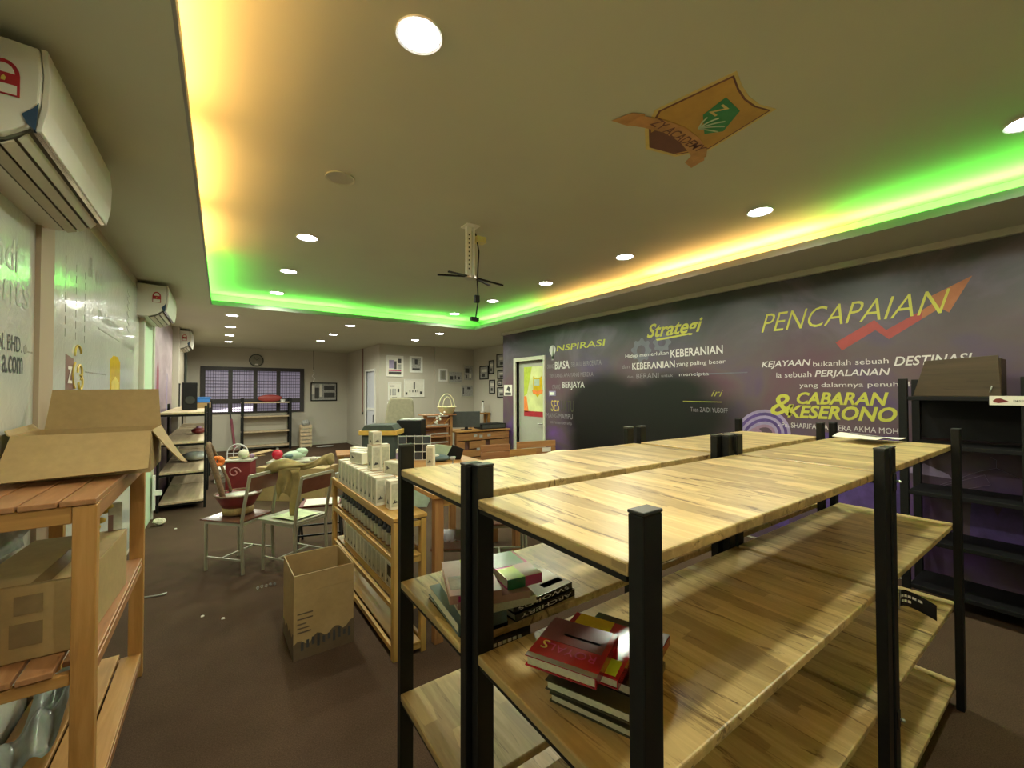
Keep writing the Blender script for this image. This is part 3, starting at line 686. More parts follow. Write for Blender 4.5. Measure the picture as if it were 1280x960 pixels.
ac(2.02, .98, 'large white wall air conditioner nearest the camera, top left'); ac(5.84, .95, 'white wall air conditioner above the pale mint door'); ac(9.92, .93, 'farthest small white wall air conditioner near the window wall')

# ------------------------------------------------------------------ left wall banners
LF = lambda lift: frame((XL+lift, 0, 0), (0, 1, 0), (0, 0, 1))   # x = Y, y = Z
def lprint(nm, mat, pts, par, lift=.006): return MB().prism(pts, frame((lift, 0, 0), (0, 1, 0), (0, 0, 1)), .001).build(nm, mat, par)
t = thing('wall_banner', 'cream banner with website lettering on the left wall, nearest panel', 'banner', (XL, 0, 0))
MB().box(.0, .006, YR+.02, 2.95, .05, 2.62).build('sheet', 'film', t)
TF = frame((.006, 0, 0), (0, 1, 0), (0, 0, 1))
text('ON. BHD.', 'ink', t, TF, 2.50, 2.80, 1.775, 1.845); text('a.com', 'ink', t, TF, 2.60, 2.815, 1.68, 1.755, bold=.01)
text('Perundi', 'ink_faint', t, TF, 2.15, 2.75, 2.12, 2.26, .1, .005); text('events', 'ink_faint', t, TF, 2.25, 2.88, 1.98, 2.09, .1)
lprint('dot_ring', 'ink_olive', [(2.845+.022*math.cos(a*math.pi/3+.5), 1.794+.022*math.sin(a*math.pi/3+.5)) for a in range(6)], t)
for k in range(3): lprint('dash', 'ink_olive', [(2.875+.022*k, 1.783), (2.89+.022*k, 1.783), (2.89+.022*k, 1.790), (2.875+.022*k, 1.790)], t)
struct(MB().box(XL, XL+.025, 2.95, 3.15, 0, 2.66).build('trim_6', 'column'))
t = thing('film_banner', 'white banner under crinkled glossy film with a brown and gold logo', 'banner', (XL+.001, 0, 0))
MB().box(.0, .006, 3.16, 6.0, .05, 2.70).build('sheet', 'film', t)
lprint('logo_square', 'ink_brown', [(3.44, 1.60), (3.44, 1.82), (3.60, 1.80), (3.60, 1.60)], t)
text('Z', 'paper', t, frame((.0085, 0, 0), (0, 1, 0), (0, 0, 1)), 3.47, 3.56, 1.65, 1.75, 0, .02)
lf = MB()
for cy, cz, rr, a0, a1 in ((3.68, 1.82, .07, 20, 200), (3.72, 1.72, .05, -60, 200), (3.74, 1.66, .045, -180, 120), (3.66, 1.70, .09, 120, 260)):
    lf.tube([(.010, cy+rr*math.cos(R(a)), cz+rr*math.sin(R(a))) for a in range(a0, a1, 20)], .006, 5)
lf.build('logo_leaf', 'gold_ink', t)
lprint('logo_foot', 'ink_brown', [(3.44, 1.53), (3.44, 1.59), (3.72, 1.60), (3.72, 1.54)], t)
for yy in (3.42, 3.63, 3.83):
    for k in range(7): lprint('dash', 'ink_olive', [(yy, 1.92+.07*k), (yy+.008, 1.92+.07*k), (yy+.008, 1.965+.07*k), (yy, 1.965+.07*k)], t)
for k in range(16): lprint('dot', 'ink_olive', [(3.86+.038*k, 1.727), (3.88+.038*k, 1.727), (3.88+.038*k, 1.735), (3.86+.038*k, 1.735)], t)
lprint('printed_bottle', 'book_yellow', [(4.60, 1.55), (4.60, 1.86), (4.72, 1.90), (4.88, 1.90), (5.0, 1.86), (5.0, 1.55)], t)
lprint('bottle_band', 'gold_ink', [(4.65, 1.58), (4.65, 1.68), (4.8, 1.73), (4.95, 1.68), (4.95, 1.58)], t, .0075)
text('Publishing', 'ink_olive', t, TF, 4.2, 4.95, 2.10, 2.20, .0); text('Training', 'ink_olive', t, TF, 5.1, 5.7, 2.0, 2.08)
text('& co', 'ink_olive', t, TF, 3.9, 4.3, 2.38, 2.52, .1); 
lprint('line', 'ink_olive', [(4.2, 2.06), (4.95, 2.04), (4.95, 2.05), (4.2, 2.07)], t)
for k in range(6): lprint('dash', 'ink_olive', [(5.3+.0, 2.2+.07*k), (5.4, 2.17+.07*k), (5.4, 2.19+.07*k), (5.3, 2.22+.07*k)], t)
t = thing('violet_banner', 'washed violet and pink banner on the left wall behind the black shelves', 'banner', (XL+.001, 0, 0))
MB().box(0, .008, 7.0, 9.65, .05, 2.72).build('sheet', 'pink_banner', t)
M['pk'] = plain('faded crimson print', (.26, .07, .10), .5)
lprint('figure_print', 'pk', [(7.45, 1.2), (7.50, 1.9), (7.62, 2.05), (7.74, 1.9), (7.78, 1.2), (7.6, .9)], t, .008)
lprint('figure_print', 'mural_lilac', [(8.75, 1.0), (8.8, 1.9), (8.88, 1.9), (8.9, 1.0)], t, .008)
struct(MB().box(XL, XL+.10, 9.68, 9.86, 0, ZL).build('wall_pilaster', 'wall_far'))

# ------------------------------------------------------------------ framed pictures
def picture(label, plane, a0, a1, z0, z1, fmat='white', pmat='paper', prints=(), fw=.03, cat='picture'):
    """plane: ('y', Y) facing -Y or ('x', X) facing -X; a0..a1 along the wall left to right"""
    ax, v = plane
    if ax == 'y': fr0 = lambda l: frame((0, -l, 0), (1, 0, 0), (0, 0, 1)); loc = (0, v, 0); s = 1
    else: fr0 = lambda l: frame((-l, 0, 0), (0, -1, 0), (0, 0, 1)); loc = (v, 0, 0); s = -1
    t = thing('framed_picture' if cat == 'picture' else 'poster', label, cat, loc, 0, None)
    x0, x1 = sorted((a0*s, a1*s))
    if fw:
        f_ = MB()
        f_.prism([(x0, z0), (x1, z0), (x1, z0+fw), (x0, z0+fw)], fr0(0), .02); f_.prism([(x0, z1-fw), (x1, z1-fw), (x1, z1), (x0, z1)], fr0(0), .02)
        f_.prism([(x0, z0+fw), (x0+fw, z0+fw), (x0+fw, z1-fw), (x0, z1-fw)], fr0(0), .02); f_.prism([(x1-fw, z0+fw), (x1, z0+fw), (x1, z1-fw), (x1-fw, z1-fw)], fr0(0), .02)
        f_.build('frame', fmat, t)
    MB().prism([(x0+fw, z0+fw), (x1-fw, z0+fw), (x1-fw, z1-fw), (x0+fw, z1-fw)], fr0(.001), .006).build('sheet', pmat, t)
    w = x1-x0-2*fw; h = z1-z0-2*fw
    for (u0, u1, v0, v1, mt_) in prints:
        MB().prism([(x0+fw+w*u0, z0+fw+h*v0), (x0+fw+w*u1, z0+fw+h*v0), (x0+fw+w*u1, z0+fw+h*v1), (x0+fw+w*u0, z0+fw+h*v1)], fr0(.007), .001).build('print', mt_, t)
    return t
YW = ('y', YF); YW2 = ('y', YF-.06); XW = ('x', XD)
picture('white poster with crimson block and dark word, upper left on the block wall', YW, 3.40, 3.84, 1.973, 2.512, 'white', 'paper', [(.12, .42, .38, .8, 'mural_lilac'), (.45, .60, .35, .75, 'ink'), (.68, .9, .65, .88, 'ink'), (.65, .9, .35, .6, 'paper_grey'), (.1, .9, .25, .32, 'book_magenta'), (.1, .9, .08, .22, 'ink')], .015, 'poster')
picture('white framed dark grey photograph, upper right on the block wall', YW, 4.01, 4.366, 2.09, 2.521, 'white', 'paper_grey', [(.35, .65, .5, .9, 'ink'), (.1, .9, .05, .2, 'ink')], .05)
picture('white list sheet with small columns below the crimson poster', YW, 3.443, 3.778, 1.374, 1.824, 'white', 'paper', [(.1, .5, .78, .84, 'ink'), (.1, .22, .25, .65, 'paper_grey'), (.3, .42, .25, .65, 'paper_grey'), (.5, .62, .25, .65, 'paper_grey'), (.75, .9, .45, .65, 'ink'), (.3, .7, .08, .16, 'ink')], .012, 'poster')
picture('white chart sheet with a row of tiny dark marks, below the grey photograph', YW, 3.861, 4.413, 1.451, 1.912, 'white', 'paper', [(.46, .54, .45, .85, 'ink'), (.05, .15, .1, .25, 'ink'), (.25, .3, .25, .4, 'ink'), (.4, .45, .25, .38, 'ink'), (.55, .6, .25, .38, 'ink'), (.66, .71, .25, .4, 'ink'), (.8, .93, .12, .3, 'ink')], .012, 'poster')
picture('cream sheet with dark landscape drawing, lowest on the block wall behind the chair', YW, 3.425, 3.843, .981, 1.339, 'white', 'paper', [(.3, .75, .45, .65, 'ink'), (.55, .8, .65, .8, 'ink'), (.15, .25, .7, .85, 'paper_grey')], .012, 'poster')
picture('small narrow white framed grey photograph beside the wall step', YW2, 4.805, 5.068, 1.864, 2.209, 'white', 'paper_grey', [(.2, .8, .1, .9, 'ink_olive')], .04)
picture('wide pale framed sheet with three dark figures, right of the narrow frame', YW2, 5.092, 5.53, 1.824, 2.151, 'trim_grey', 'paper_grey', [(.1, .32, .25, .6, 'ink'), (.45, .55, .3, .65, 'ink'), (.7, .85, .3, .55, 'ink')], .02)
picture('tall pale framed collage near the far corner', YW2, 5.56, 5.88, 1.897, 2.345, 'trim_grey', 'paper_grey', [(.15, .6, .5, .8, 'ink'), (.2, .35, .1, .35, 'ink'), (.6, .85, .15, .45, 'paper')], .02)
picture('pale framed sheet of two dark groups, under the collage near the corner', YW2, 5.489, 5.88, 1.437, 1.779, 'trim_grey', 'paper_grey', [(.1, .2, .2, .8, 'ink'), (.5, .8, .65, .85, 'ink')], .02)
pr = [(.15, .85, .55, .8, 'paper'), (.2, .6, .15, .4, 'ink')]
for nm, y0, y1, z0, z1 in (('black framed photograph nearest the corner on the deep side wall', 9.99, 9.53, 1.92, 2.29), ('slim black framed photograph, upper of the pair on the deep side wall', 9.50, 9.25, 2.06, 2.42),
                           ('large black framed sheet, topmost by the mural edge', 9.12, 8.4, 2.21, 2.56), ('black framed photograph second from top by the mural edge', 9.08, 8.6, 1.90, 2.14), ('slim black framed photograph, lower of the pair on the deep side wall', 9.48, 9.21, 1.53, 1.90),
                           ('small dark photograph third from top by the mural edge', 9.08, 8.86, 1.74, 1.88), ('black framed certificate, lowest by the mural edge', 9.09, 8.6, 1.43, 1.70)):
    picture(nm, XW, y0, y1, z0, z1, 'black', 'paper_grey', pr, .025)
picture('black framed wide photograph of a dark figure on the back wall right of window', ('y', YB), 2.168, 2.91, 1.309, 1.866, 'black', 'paper_grey', [(.12, .30, .08, .75, 'ink'), (.0, .12, .35, .9, 'paper'), (.32, .42, .2, .95, 'paper'), (.5, .95, .6, .85, 'ink'), (.5, .95, .15, .45, 'ink')], .03)
# frame on the pilaster / left wall near the window
t = thing('framed_picture', 'small dark framed picture on left wall pilaster beneath farthest air conditioner', 'picture', (XL+.10, 9.77, 0))
MB().box(0, .02, -.07, .07, 1.25, 1.75).build('frame', 'black', t); MB().box(.02, .022, -.055, .055, 1.28, 1.72).build('sheet', 'paper_grey', t)
# clock
t = thing('wall_clock', 'round dark olive wall clock above the barred window', 'clock', (.78, YB, 2.47))
CF = frame((0, 0, 0), (1, 0, 0), (0, 0, 1))
circ = lambda r_: [(r_*math.cos(k*math.pi/16), r_*math.sin(k*math.pi/16)) for k in range(32)]
MB().prism(circ(.175), CF, .03).build('case', 'gray_green', t); MB().prism(circ(.15), frame((0, -.03, 0), (1, 0, 0), (0, 0, 1)), .002).build('dial', 'ink_olive', t)
MB().bar((0, -.034, 0), (.06, -.034, .05), .008).bar((0, -.034, 0), (-.05, -.034, .09), .006).build('hands', 'black', t)
MB().prism([(-.04, -.13), (.05, -.13), (.04, -.10), (-.03, -.10)], frame((0, -.032, 0), (1, 0, 0), (0, 0, 1)), .002).build('label', 'white', t)
# wires
t = thing('hanging_cable', 'loose cable with white connector hanging from the low back ceiling', 'cable', (2.19, 13.3, ZL))
MB().tube([(0, 0, 0), (.01, 0, -.4), (0, 0, -.62)], .006).build('wire', 'black', t); MB().tube([(0, 0, -.55), (.02, 0, -.66), (-.03, 0, -.75), (.04, 0, -.82), (0, 0, -.9)], .010).build('connector', 'white', t)
t = thing('wall_conduit', 'thin brown conduit with switch box running down the block side wall', 'conduit', (3.208, 11.83, 0))
MB().cbox((0, 0, 1.9), (.02, .03, 1.78)).build('pipe', 'ink_brown', t); MB().cbox((0, 0, .99), (.03, .07, .07)).build('switch_box', 'dark_grey', t)
t = thing('wall_pipe', 'dark conduit pipe running down the left wall near the window corner', 'conduit', (XL+.03, 12.6, 0))
MB().tube([(0, 0, ZL), (0, 0, 1.4)], .025).tube([(0, .12, ZL), (0, .12, 1.6)], .018).build('pipe', 'gray_green', t)

# ================================================================== BLACK POST SHELVING UNITS
TIERS = (1.319, .919, .52, .121)
def shelving(label, loc, w, dep, wood_mat='oak', h=1.407, group=None, tiers=TIERS, board=True, pw=.05, pd=.031):
    """w = length along x, dep = overall depth along y; posts stand outside the boards on the long sides"""
    t = thing('shelving_unit', label, 'shelf', loc, 0, group)
    th = .025
    for z in tiers:
        MB().box(0, w, pd, dep-pd, z-th, z).build('shelf_board', wood_mat, t, bevel=.004)
        for xa, xb in ((.003, .022), (w-.022, w-.003)): MB().box(xa, xb, pd+.006, dep-pd-.006, z-th-.010, z-th-.0005).build('end_shade_strip', 'black_metal', t)  # thin black strip put in for the dark shadow under each board end
    for x in (0.0, w-pw):
        for y in (0, dep-pd):
            p = MB().box(x, x+pw, y, y+pd, 0, h-.006).build('post', 'black_metal', t, bevel=.003)
            MB().box(x-.0008, x+pw+.0008, y-.0008, y+pd+.0008, h-.006, h).build('post_cap', 'black_cap', p, bevel=.002)
    return t
shelving('black post shelving unit with pale oak boards nearest the camera, front row left', (.546, .420, 0), 1.304, .548)
shelving('black post shelving unit with pale oak boards, front row right with flyer on top', (1.875, .420, 0), 1.205, .548)
shelving('black post shelving unit with pale oak boards, back row left, holding the lime book stack', (.530, .972, 0), 1.290, .515)
shelving('black post shelving unit with pale oak boards, back row right beside the mural', (1.875, .972, 0), 1.115, .515)

# folded plates where the four units meet
t = thing('joining_plate', 'bent black steel plate joining the four shelving units at their meeting posts', 'plate', (1.842, .955, 0))
MB().box(0, .003, -.03, .03, 1.335, 1.40).box(.003, .020, .027, .030, 1.335, 1.40).build('plate', 'black_metal', t); MB().cbox((-.002, .0, 1.37), (.003, .008, .04)).build('scuff', 'steel', t)

def tag_label(label, loc, rz, w=.15, h=.05, curl=.5, lines=2, tilt=0):
    t = thing('shelf_tag', label, 'tag', loc, rz)
    def fn(u_, v_): 
        a = curl*u_; return Vector((w*u_, -.05*curl*u_*u_*1.5, h*(v_-1)-.6*w*tilt*u_*u_))
    MB().grid(fn, 10, 1).build('card', 'book_black', t, solid=.0012)
    for k in range(lines):
        z0 = .72-.32*k; a = MB()
        for i in range(3 if k else 6):
            s0 = .08+.12*i+(.12 if k else 0)
            a.grid(lambda u_, v_: fn(s0+.09*u_, z0-.16+.16*v_)+Vector((0, -.0016, 0)), 3, 1)
        a.build('lettering', 'paper', t)
    MB().tube([(0, 0, -.002), (-.006, -.003, .01), (-.006, 0, -h), (0, 0, -h)], .0015, 5).build('clip', 'steel', t)
    return t
tag_label('black curled shelf tag with white lettering hooked on the front row right post', (1.90, .412, .913), R(10), .165, .055, 1.2, 2, .75)
tag_label('black shelf tag with white lettering beneath the lime book stack', (.60, .968, .925), R(0), .135, .058, .1, 2)
tag_label('black shelf tag on the lowest oak board of the back row', (.60, .966, .50), R(0), .12, .06, .1, 2)
for zz in (1.285, .48):
    tt = thing('corner_bracket', 'small zinc bracket hooked at %s oak board of the front row right post' % ('the top' if zz > 1 else 'the third'), 'bracket', (1.885, .4199, zz))
    MB().box(0, .028, -.004, 0, -.03, .03).build('plate', 'black_metal', tt, bevel=.002); MB().lathe([(.007, 0), (.007, .006), (.003, .008)], (.014, -.012, 0), 10).build('bolt', 'steel', tt)

# flyers on the front row right unit
t = thing('flyer', 'creased cream flyer lying on the top oak board at the right', 'flyer', (2.78, .66, 1.338), R(-8))
MB().grid(lambda a, b: Vector((.32*a-.05, .20*b, .004+.022*math.sin(a*5.5)*(.4+.6*b)+.012*abs(a-.5))), 16, 4).build('sheet', 'paper', t, solid=.001)
MB().grid(lambda a, b: Vector((.02+.10*a, .03+.12*b, .009+.022*math.sin((a*.31+.22)*5.5)*(.4+.6*(.15+.6*b))+.012*abs(a*.31-.28))), 8, 4).build('print', 'mural_grey', t, solid=.0008)

# ------------------------------------------------------------------ books
def book(label, loc, rz, w, d, h, cover, pages='pages', extras=(), group=None, tilt=0):
    """w along x (spine length), d along y; spine on -y side"""
    t = thing('book', label, 'book', loc, rz, group); t.rotation_euler = (0, tilt, rz)
    c = MB(); c.box(-w/2, w/2, -d/2, d/2, h-.002, h).box(-w/2, w/2, -d/2, d/2, 0, .002).box(-w/2, w/2, -d/2, -d/2+.003, .002, h-.002)
    c.build('cover', cover, t); MB().box(-w/2+.004, w/2-.004, -d/2+.003, d/2-.004, .002, h-.002).build('page_block', pages, t)
    for (x0, x1, y0, y1, m_) in extras:
        MB().box(x0*w, x1*w, y0*d, y1*d, h, h+.0008).build('cover_print', m_, t)
    return t
def spine_text(t, s, w, d, h, mat='paper', flip=False):
    fr0 = frame((0, -d/2-.0004, 0), (1, 0, 0), (0, 0, 1)) if not flip else frame((0, -d/2-.0004, h), (-1, 0, 0), (0, 0, -1))
    text(s, mat, t, fr0, -w*.42, w*.42, h*.25, h*.75, 0, .01, .0004, 'spine_lettering')
zb = .919
# stack A on the back row left unit
bk = book('black softcover at the bottom of the left book stack', (.625, 1.145, zb), R(-4), .145, .27, .012, 'book_black')
bk = book('grey green thick book, second from bottom of the left stack', (.622, 1.14, zb+.012), R(-6), .150, .26, .032, 'teal', 'pages')
bk = book('pale olive softcover in the middle of the left book stack', (.690, 1.135, zb+.044), R(-10), .23, .25, .022, 'pages', 'pages')
bk = book('cream softcover under the magenta edged book, left stack', (.685, 1.14, zb+.066), R(-15), .22, .25, .020, 'book_pink', 'pages')
bk = book('dusty pink and lime paperback with magenta spine on top left of the stack', (.635, 1.14, zb+.086), R(-20), .15, .24, .024, 'book_pink', 'pages',
          [(-.1, .5, -.1, .5, 'book_lime'), (-.45, -.1, -.35, .0, 'paper_grey'), (-.15, .35, -.46, -.28, 'lime_label')])
MB().box(-.05, .05, -.1212, -.120, .004, .021).build('spine_band', 'book_magenta', bk)
bk = book('dark green and magenta paperback on the right of the left stack top', (.776, 1.12, zb+.086), R(-8), .12, .20, .030, 'book_magenta', 'pages',
          [(-.5, .0, -.5, -.1, 'book_lime'), (-.5, .4, -.05, .5, 'book_grey'), (.0, .5, -.5, -.05, 'book_pink')])
MB().box(-.06, .0, -.1012, -.100, .0, .030).build('spine_band', 'book_green', bk)
bk = book('black volume with white spine lettering, lower of the pair right of the stack', (.835, 1.105, zb), R(4), .255, .185, .022, 'book_black')
spine_text(bk, 'ARCHERY', .26, .185, .022, flip=True)
bk = book('white covered volume with black spine, upper of the pair right of the stack', (.830, 1.11, zb+.022), R(4), .250, .185, .022, 'book_black', 'pages', [(-.49, .49, -.49, .49, 'carton_white'), (-.1, .2, -.1, .45, 'lime_label'), (.1, .45, -.35, -.2, 'paper_grey')])
spine_text(bk, 'SWORDS', .26, .185, .022, flip=True)
# stack B on the front row left unit
book('dark olive slim book at the bottom of the right stack', (.745, .668, zb), R(21), .25, .185, .018, 'book_dark')
book('teal grey softcover, second in the right book stack', (.760, .672, zb+.018), R(27), .25, .19, .018, 'teal')
book('olive backed book with pale page edges, third in the right stack', (.735, .670, zb+.036), R(23), .26, .185, .020, 'book_dark')
b_ = book('thick dark book with white and lime stickers, right stack', (.770, .672, zb+.056), R(20), .23, .185, .022, 'book_black', 'pages', [(.0, .22, -.47, -.25, 'carton_white'), (-.28, -.12, -.48, -.30, 'lime_label'), (.25, .5, -.5, .5, 'book_dark')])
MB().box(.04, .115, -.0936, -.0926, .0, .020).build('spine_band', 'book_red', b_)
book('red book with mustard yellow panel under the top one, right stack', (.715, .688, zb+.078), R(24), .20, .17, .020, 'book_red', 'pages', [(-.35, .5, -.1, .42, 'book_yellow'), (-.46, -.20, -.45, -.28, 'lime_label')])
b_ = book('glossy red and dusky purple book with embossed letters on top of the right stack', (.640, .680, zb+.100), R(26), .165, .155, .022, 'book_red', 'pages', [(-.5, -.42, -.5, .5, 'book_grey'), (-.05, .5, -.42, .5, 'book_purple'), (.12, .17, -.35, .2, 'book_grey')])
text('ROYALS', 'book_magenta', b_, frame((0, 0, .0228), (0, 1, 0), (-1, 0, 0)), -.06, .06, .02, .045, 0, 0, .0004, 'cover_lettering')
text('S', 'gold_ink', b_, frame((0, 0, .0232), (0, 1, 0), (-1, 0, 0)), .046, .062, .015, .045, 0, 0, .0004, 'cover_lettering')
# blue box seen through the tiers and paper
t = thing('storage_box', 'navy blue plastic box on a middle board of the back row right unit', 'box', (2.20, 1.20, .921))
MB().box(-.14, .14, -.12, .12, 0, .16).build('body', 'navy', t, bevel=.008); MB().box(-.15, .15, -.13, .13, .16, .18).build('lid', 'black', t, bevel=.004)

# ------------------------------------------------------------------ black shelving against the mural
t = thing('display_shelf', 'all black display shelf standing against the mural at the right', 'shelf', (4.28, -.95, 0))
for y in (0, .60, 1.24, 1.84):
    for x in (0, .38): MB().box(x, x+.04, y-.025, y+.025, 0, 1.69).build('post', 'black_metal', t, bevel=.003)
for z in (1.555, 1.20, .845, .49, .14):
    for a, b2 in ((0.03, .585), (.63, 1.225), (1.255, 1.82)):
        MB().box(.003, .42, a, b2, z-.03, z).build('shelf_board', 'black', t, bevel=.003)
MB().box(.40, .415, .03, 1.82, 1.22, 1.52).build('back_panel', 'black', t)
t = thing('grained_box', 'dark brown wood grained box with sloping front on top of the black display shelf', 'box', (4.34, .62, 1.556))
MB().prism([(-.22, 0), (.22, 0), (.21, .285), (-.15, .265)], frame((.0, 0, 0), (0, -1, 0), (0, 0, 1)), .02).build('front', 'leather', t, bevel=.003)
MB().box(.001, .26, -.22, .16, 0, .265).build('body', 'leather', t, bevel=.006)
MB().tube([(-.025, -.17, .03), (-.03, -.175, .05), (-.025, -.18, .075)], .004).build('clasp', 'steel', t)
t = thing('price_card', 'cream card with a reddish smudge picture clipped to the black display shelf', 'card', (4.272, .30, 1.50))
MB().box(0, .004, -.05, .15, 0, .062).build('card', 'carton_white', t)
MB().prism([(-.135, .03), (-.12, .044), (-.10, .046), (-.08, .035), (-.065, .028), (-.08, .02), (-.11, .014), (-.13, .02)], frame((-.0002, 0, 0), (0, -1, 0), (0, 0, 1)), .001).build('picture', 'maroon', t)
text('DESSERT', 'ink', t, frame((-.0002, 0, 0), (0, -1, 0), (0, 0, 1)), -.045, .03, .022, .036)

# ================================================================== PINE PLANK STAND, LEFT FOREGROUND
def plank(name, mat, par, *bx, bevel=.003): return MB().box(*bx).build(name, mat, par, bevel=bevel)
t = thing('plank_stand', 'three tier pine plank stand at the left wall with an open carton on top', 'stand', (-.735, 2.03, 0))
Wd, Ln = .38, 1.14; PWX, PWY = .062, .045
for x in (0, Wd-PWX):
    for y in (0, Ln-PWY): plank('post', 'pine_z', t, x, x+PWX, y, y+PWY, 0, 1.205)
for z, ms in ((1.207, 'brown_y'), (.665, 'brown_y'), (.135, 'pine_y')):
    n = 4; gapp = .006 if z > 1 else .010
    for k in range(n):
        x0 = Wd/n*k+gapp/2; x1 = Wd/n*(k+1)-gapp/2; jig = random.uniform(-.006, .006)
        if z > 1: plank('plank', ms, t, x0, x1, -.004, Ln+.004+jig, z+.001, z+.020)
        else:
            a0, a1 = (PWY+.002, Ln-PWY-.002) if k in (0, n-1) else (.0, Ln)
            plank('plank', ms, t, x0, x1, a0+jig, a1, z-.02, z)
    zz = z-.055 if z < 1 else z-.05
    for y in (0.004, Ln-PWY+.004): plank('rail', 'pine_x', t, PWX+.001, Wd-PWX-.001, y, y+.03, zz-.01, zz+.03 if z < 1 else z)
    plank('rail', 'brown_y', t, Wd-.028, Wd-.004, PWY+.001, Ln-PWY-.001, zz-.01, zz+.03 if z < 1 else z)
MB().lathe([(.02, 0), (.024, .003), (.012, .004)], (.09, -.006, 1.18), 12).build('knot', 'ink_brown', t)
# open carton on top
t = thing('open_carton', 'large open brown cardboard box with flared flaps on the pine stand', 'box', (-.482, 2.725, 1.229), R(0))
bw, bd, bh = .43, .39, .19
MB().box(-bw/2, bw/2, -bd/2, bd/2, 0, .004).build('bottom', 'card', t)
MB().box(-bw/2, bw/2, -bd/2, -bd/2+.004, .004, bh).build('side', 'card', t); MB().box(-bw/2, bw/2, bd/2-.004, bd/2, .004, bh).build('side', 'card', t)
MB().box(-bw/2, -bw/2+.004, -bd/2+.004, bd/2-.004, .004, bh).build('side', 'card', t); MB().box(bw/2-.004, bw/2, -bd/2+.004, bd/2-.004, .004, bh).build('side', 'card', t)
def flap(pts, mat='card', nm='flap'):
    a, b2, c_, d_ = [Vector(p) for p in pts]
    def fn(u_, v_):
        p = (a*(1-u_)+b2*u_)*(1-v_)+(d_*(1-u_)+c_*u_)*v_
        return p+Vector((0, 0, -.012*math.sin(v_*math.pi)*(.5+.5*u_)))
    MB().grid(fn, 4, 6).build(nm, mat, t, solid=.004)
flap([(-bw/2, -bd/2, bh), (bw/2, -bd/2, bh), (bw/2+.005, -bd/2-.13, bh-.155), (-bw/2-.01, -bd/2-.15, bh-.165)])
flap([(-bw/2, bd/2, bh), (bw/2, bd/2, bh), (bw/2-.015, bd/2+.03, bh+.195), (-bw/2+.02, bd/2+.02, bh+.19)])
flap([(bw/2, -bd/2+.02, bh), (bw/2, bd/2, bh), (bw/2+.115, bd/2-.06, bh-.20), (bw/2+.10, -bd/2+.16, bh-.17)])
flap([(-bw/2, -bd/2, bh), (-bw/2, bd/2, bh), (-bw/2-.03, bd/2-.03, bh+.03), (-bw/2-.03, -bd/2+.05, bh+.02)])
# sealed carton on the middle tier
t = thing('taped_carton', 'taped brown cardboard box resting on the middle tier of the pine stand', 'box', (-.545, 2.46, .667), R(-3))
MB().box(-.155, .155, -.30, .30, 0, .26).build('body', 'card', t, bevel=.004)
MB().prism([(-.155, -.30), (.155, -.30), (.155, .30), (-.155, .30)], frame((0, 0, .261), (1, 0, 0), (0, 1, 0)), .003).build('top_flap', 'card', t)
for x0, x1, z0, z1 in ((-.02, .05, .16, .225), (-.03, .05, .05, .13)):
    MB().box(x0, x1, -.3018, -.3005, z0, z1).build('tape', 'tape', t)
MB().box(.02, .07, -.300, .1, .2645, .2655).build('tape', 'tape', t)
text('FRAGILE', 'em_rust', t, frame((0, -.3004, 0), (1, 0, 0), (0, 0, 1)), -.13, -.05, .03, .05)
# gold flower, bottle and gift bag, plastic film beneath
t = thing('gold_flower', 'gold fabric flower lying on the taped carton', 'flower', (-.50, 2.72, .934))
for j, (cx, cy, cz, s_) in enumerate(((0, 0, .06, .045), (.03, .02, .12, .04), (-.03, .03, .14, .035))):
    pm = MB()
    for k in range(6):
        a = k*math.pi/3+j; pm.ball((cx+s_*.7*math.cos(a), cy+s_*.3*math.sin(k*2), cz+s_*.7*math.sin(a)), (s_*.55, s_*.18, s_*.35), 8)
    pm.build('petals', 'gold', t, smooth=True)
MB().tube([(0, 0, .0), (.01, .01, .08), (0, .02, .15)], .005).build('stem', 'ink_brown', t)
t = thing('small_carton', 'small white and brown packaged item standing on the taped carton', 'package', (-.42, 2.735, .934), R(10))
MB().box(-.02, .03, 0, .02, 0, .13).build('body', 'carton_side', t, bevel=.003); MB().box(-.02, -.002, -.002, -.001, .0, .075).build('stripe', 'ink_brown', t)
t = thing('plastic_bag', 'crumpled grey plastic sheeting beneath the pine stand', 'plastic sheet', (-.70, 2.35, .0))
MB().grid(lambda a, b: Vector((.15*a+.02, .72*b-.1, .215+.05*math.sin(b*9+a*3)*math.cos(a*7)+.04*a)), 14, 24).build('sheet', 'bag', t, smooth=True)
t = thing('plastic_bag', 'pale plastic bag leaning at the wall above the taped carton', 'plastic sheet', (-.742, 2.3, .93))
MB().grid(lambda a, b: Vector((.012+.03*math.sin(a*6+b*4)**2, .5*a, .22*b*(1-.4*a))), 12, 8).build('sheet', 'bag', t, smooth=True)

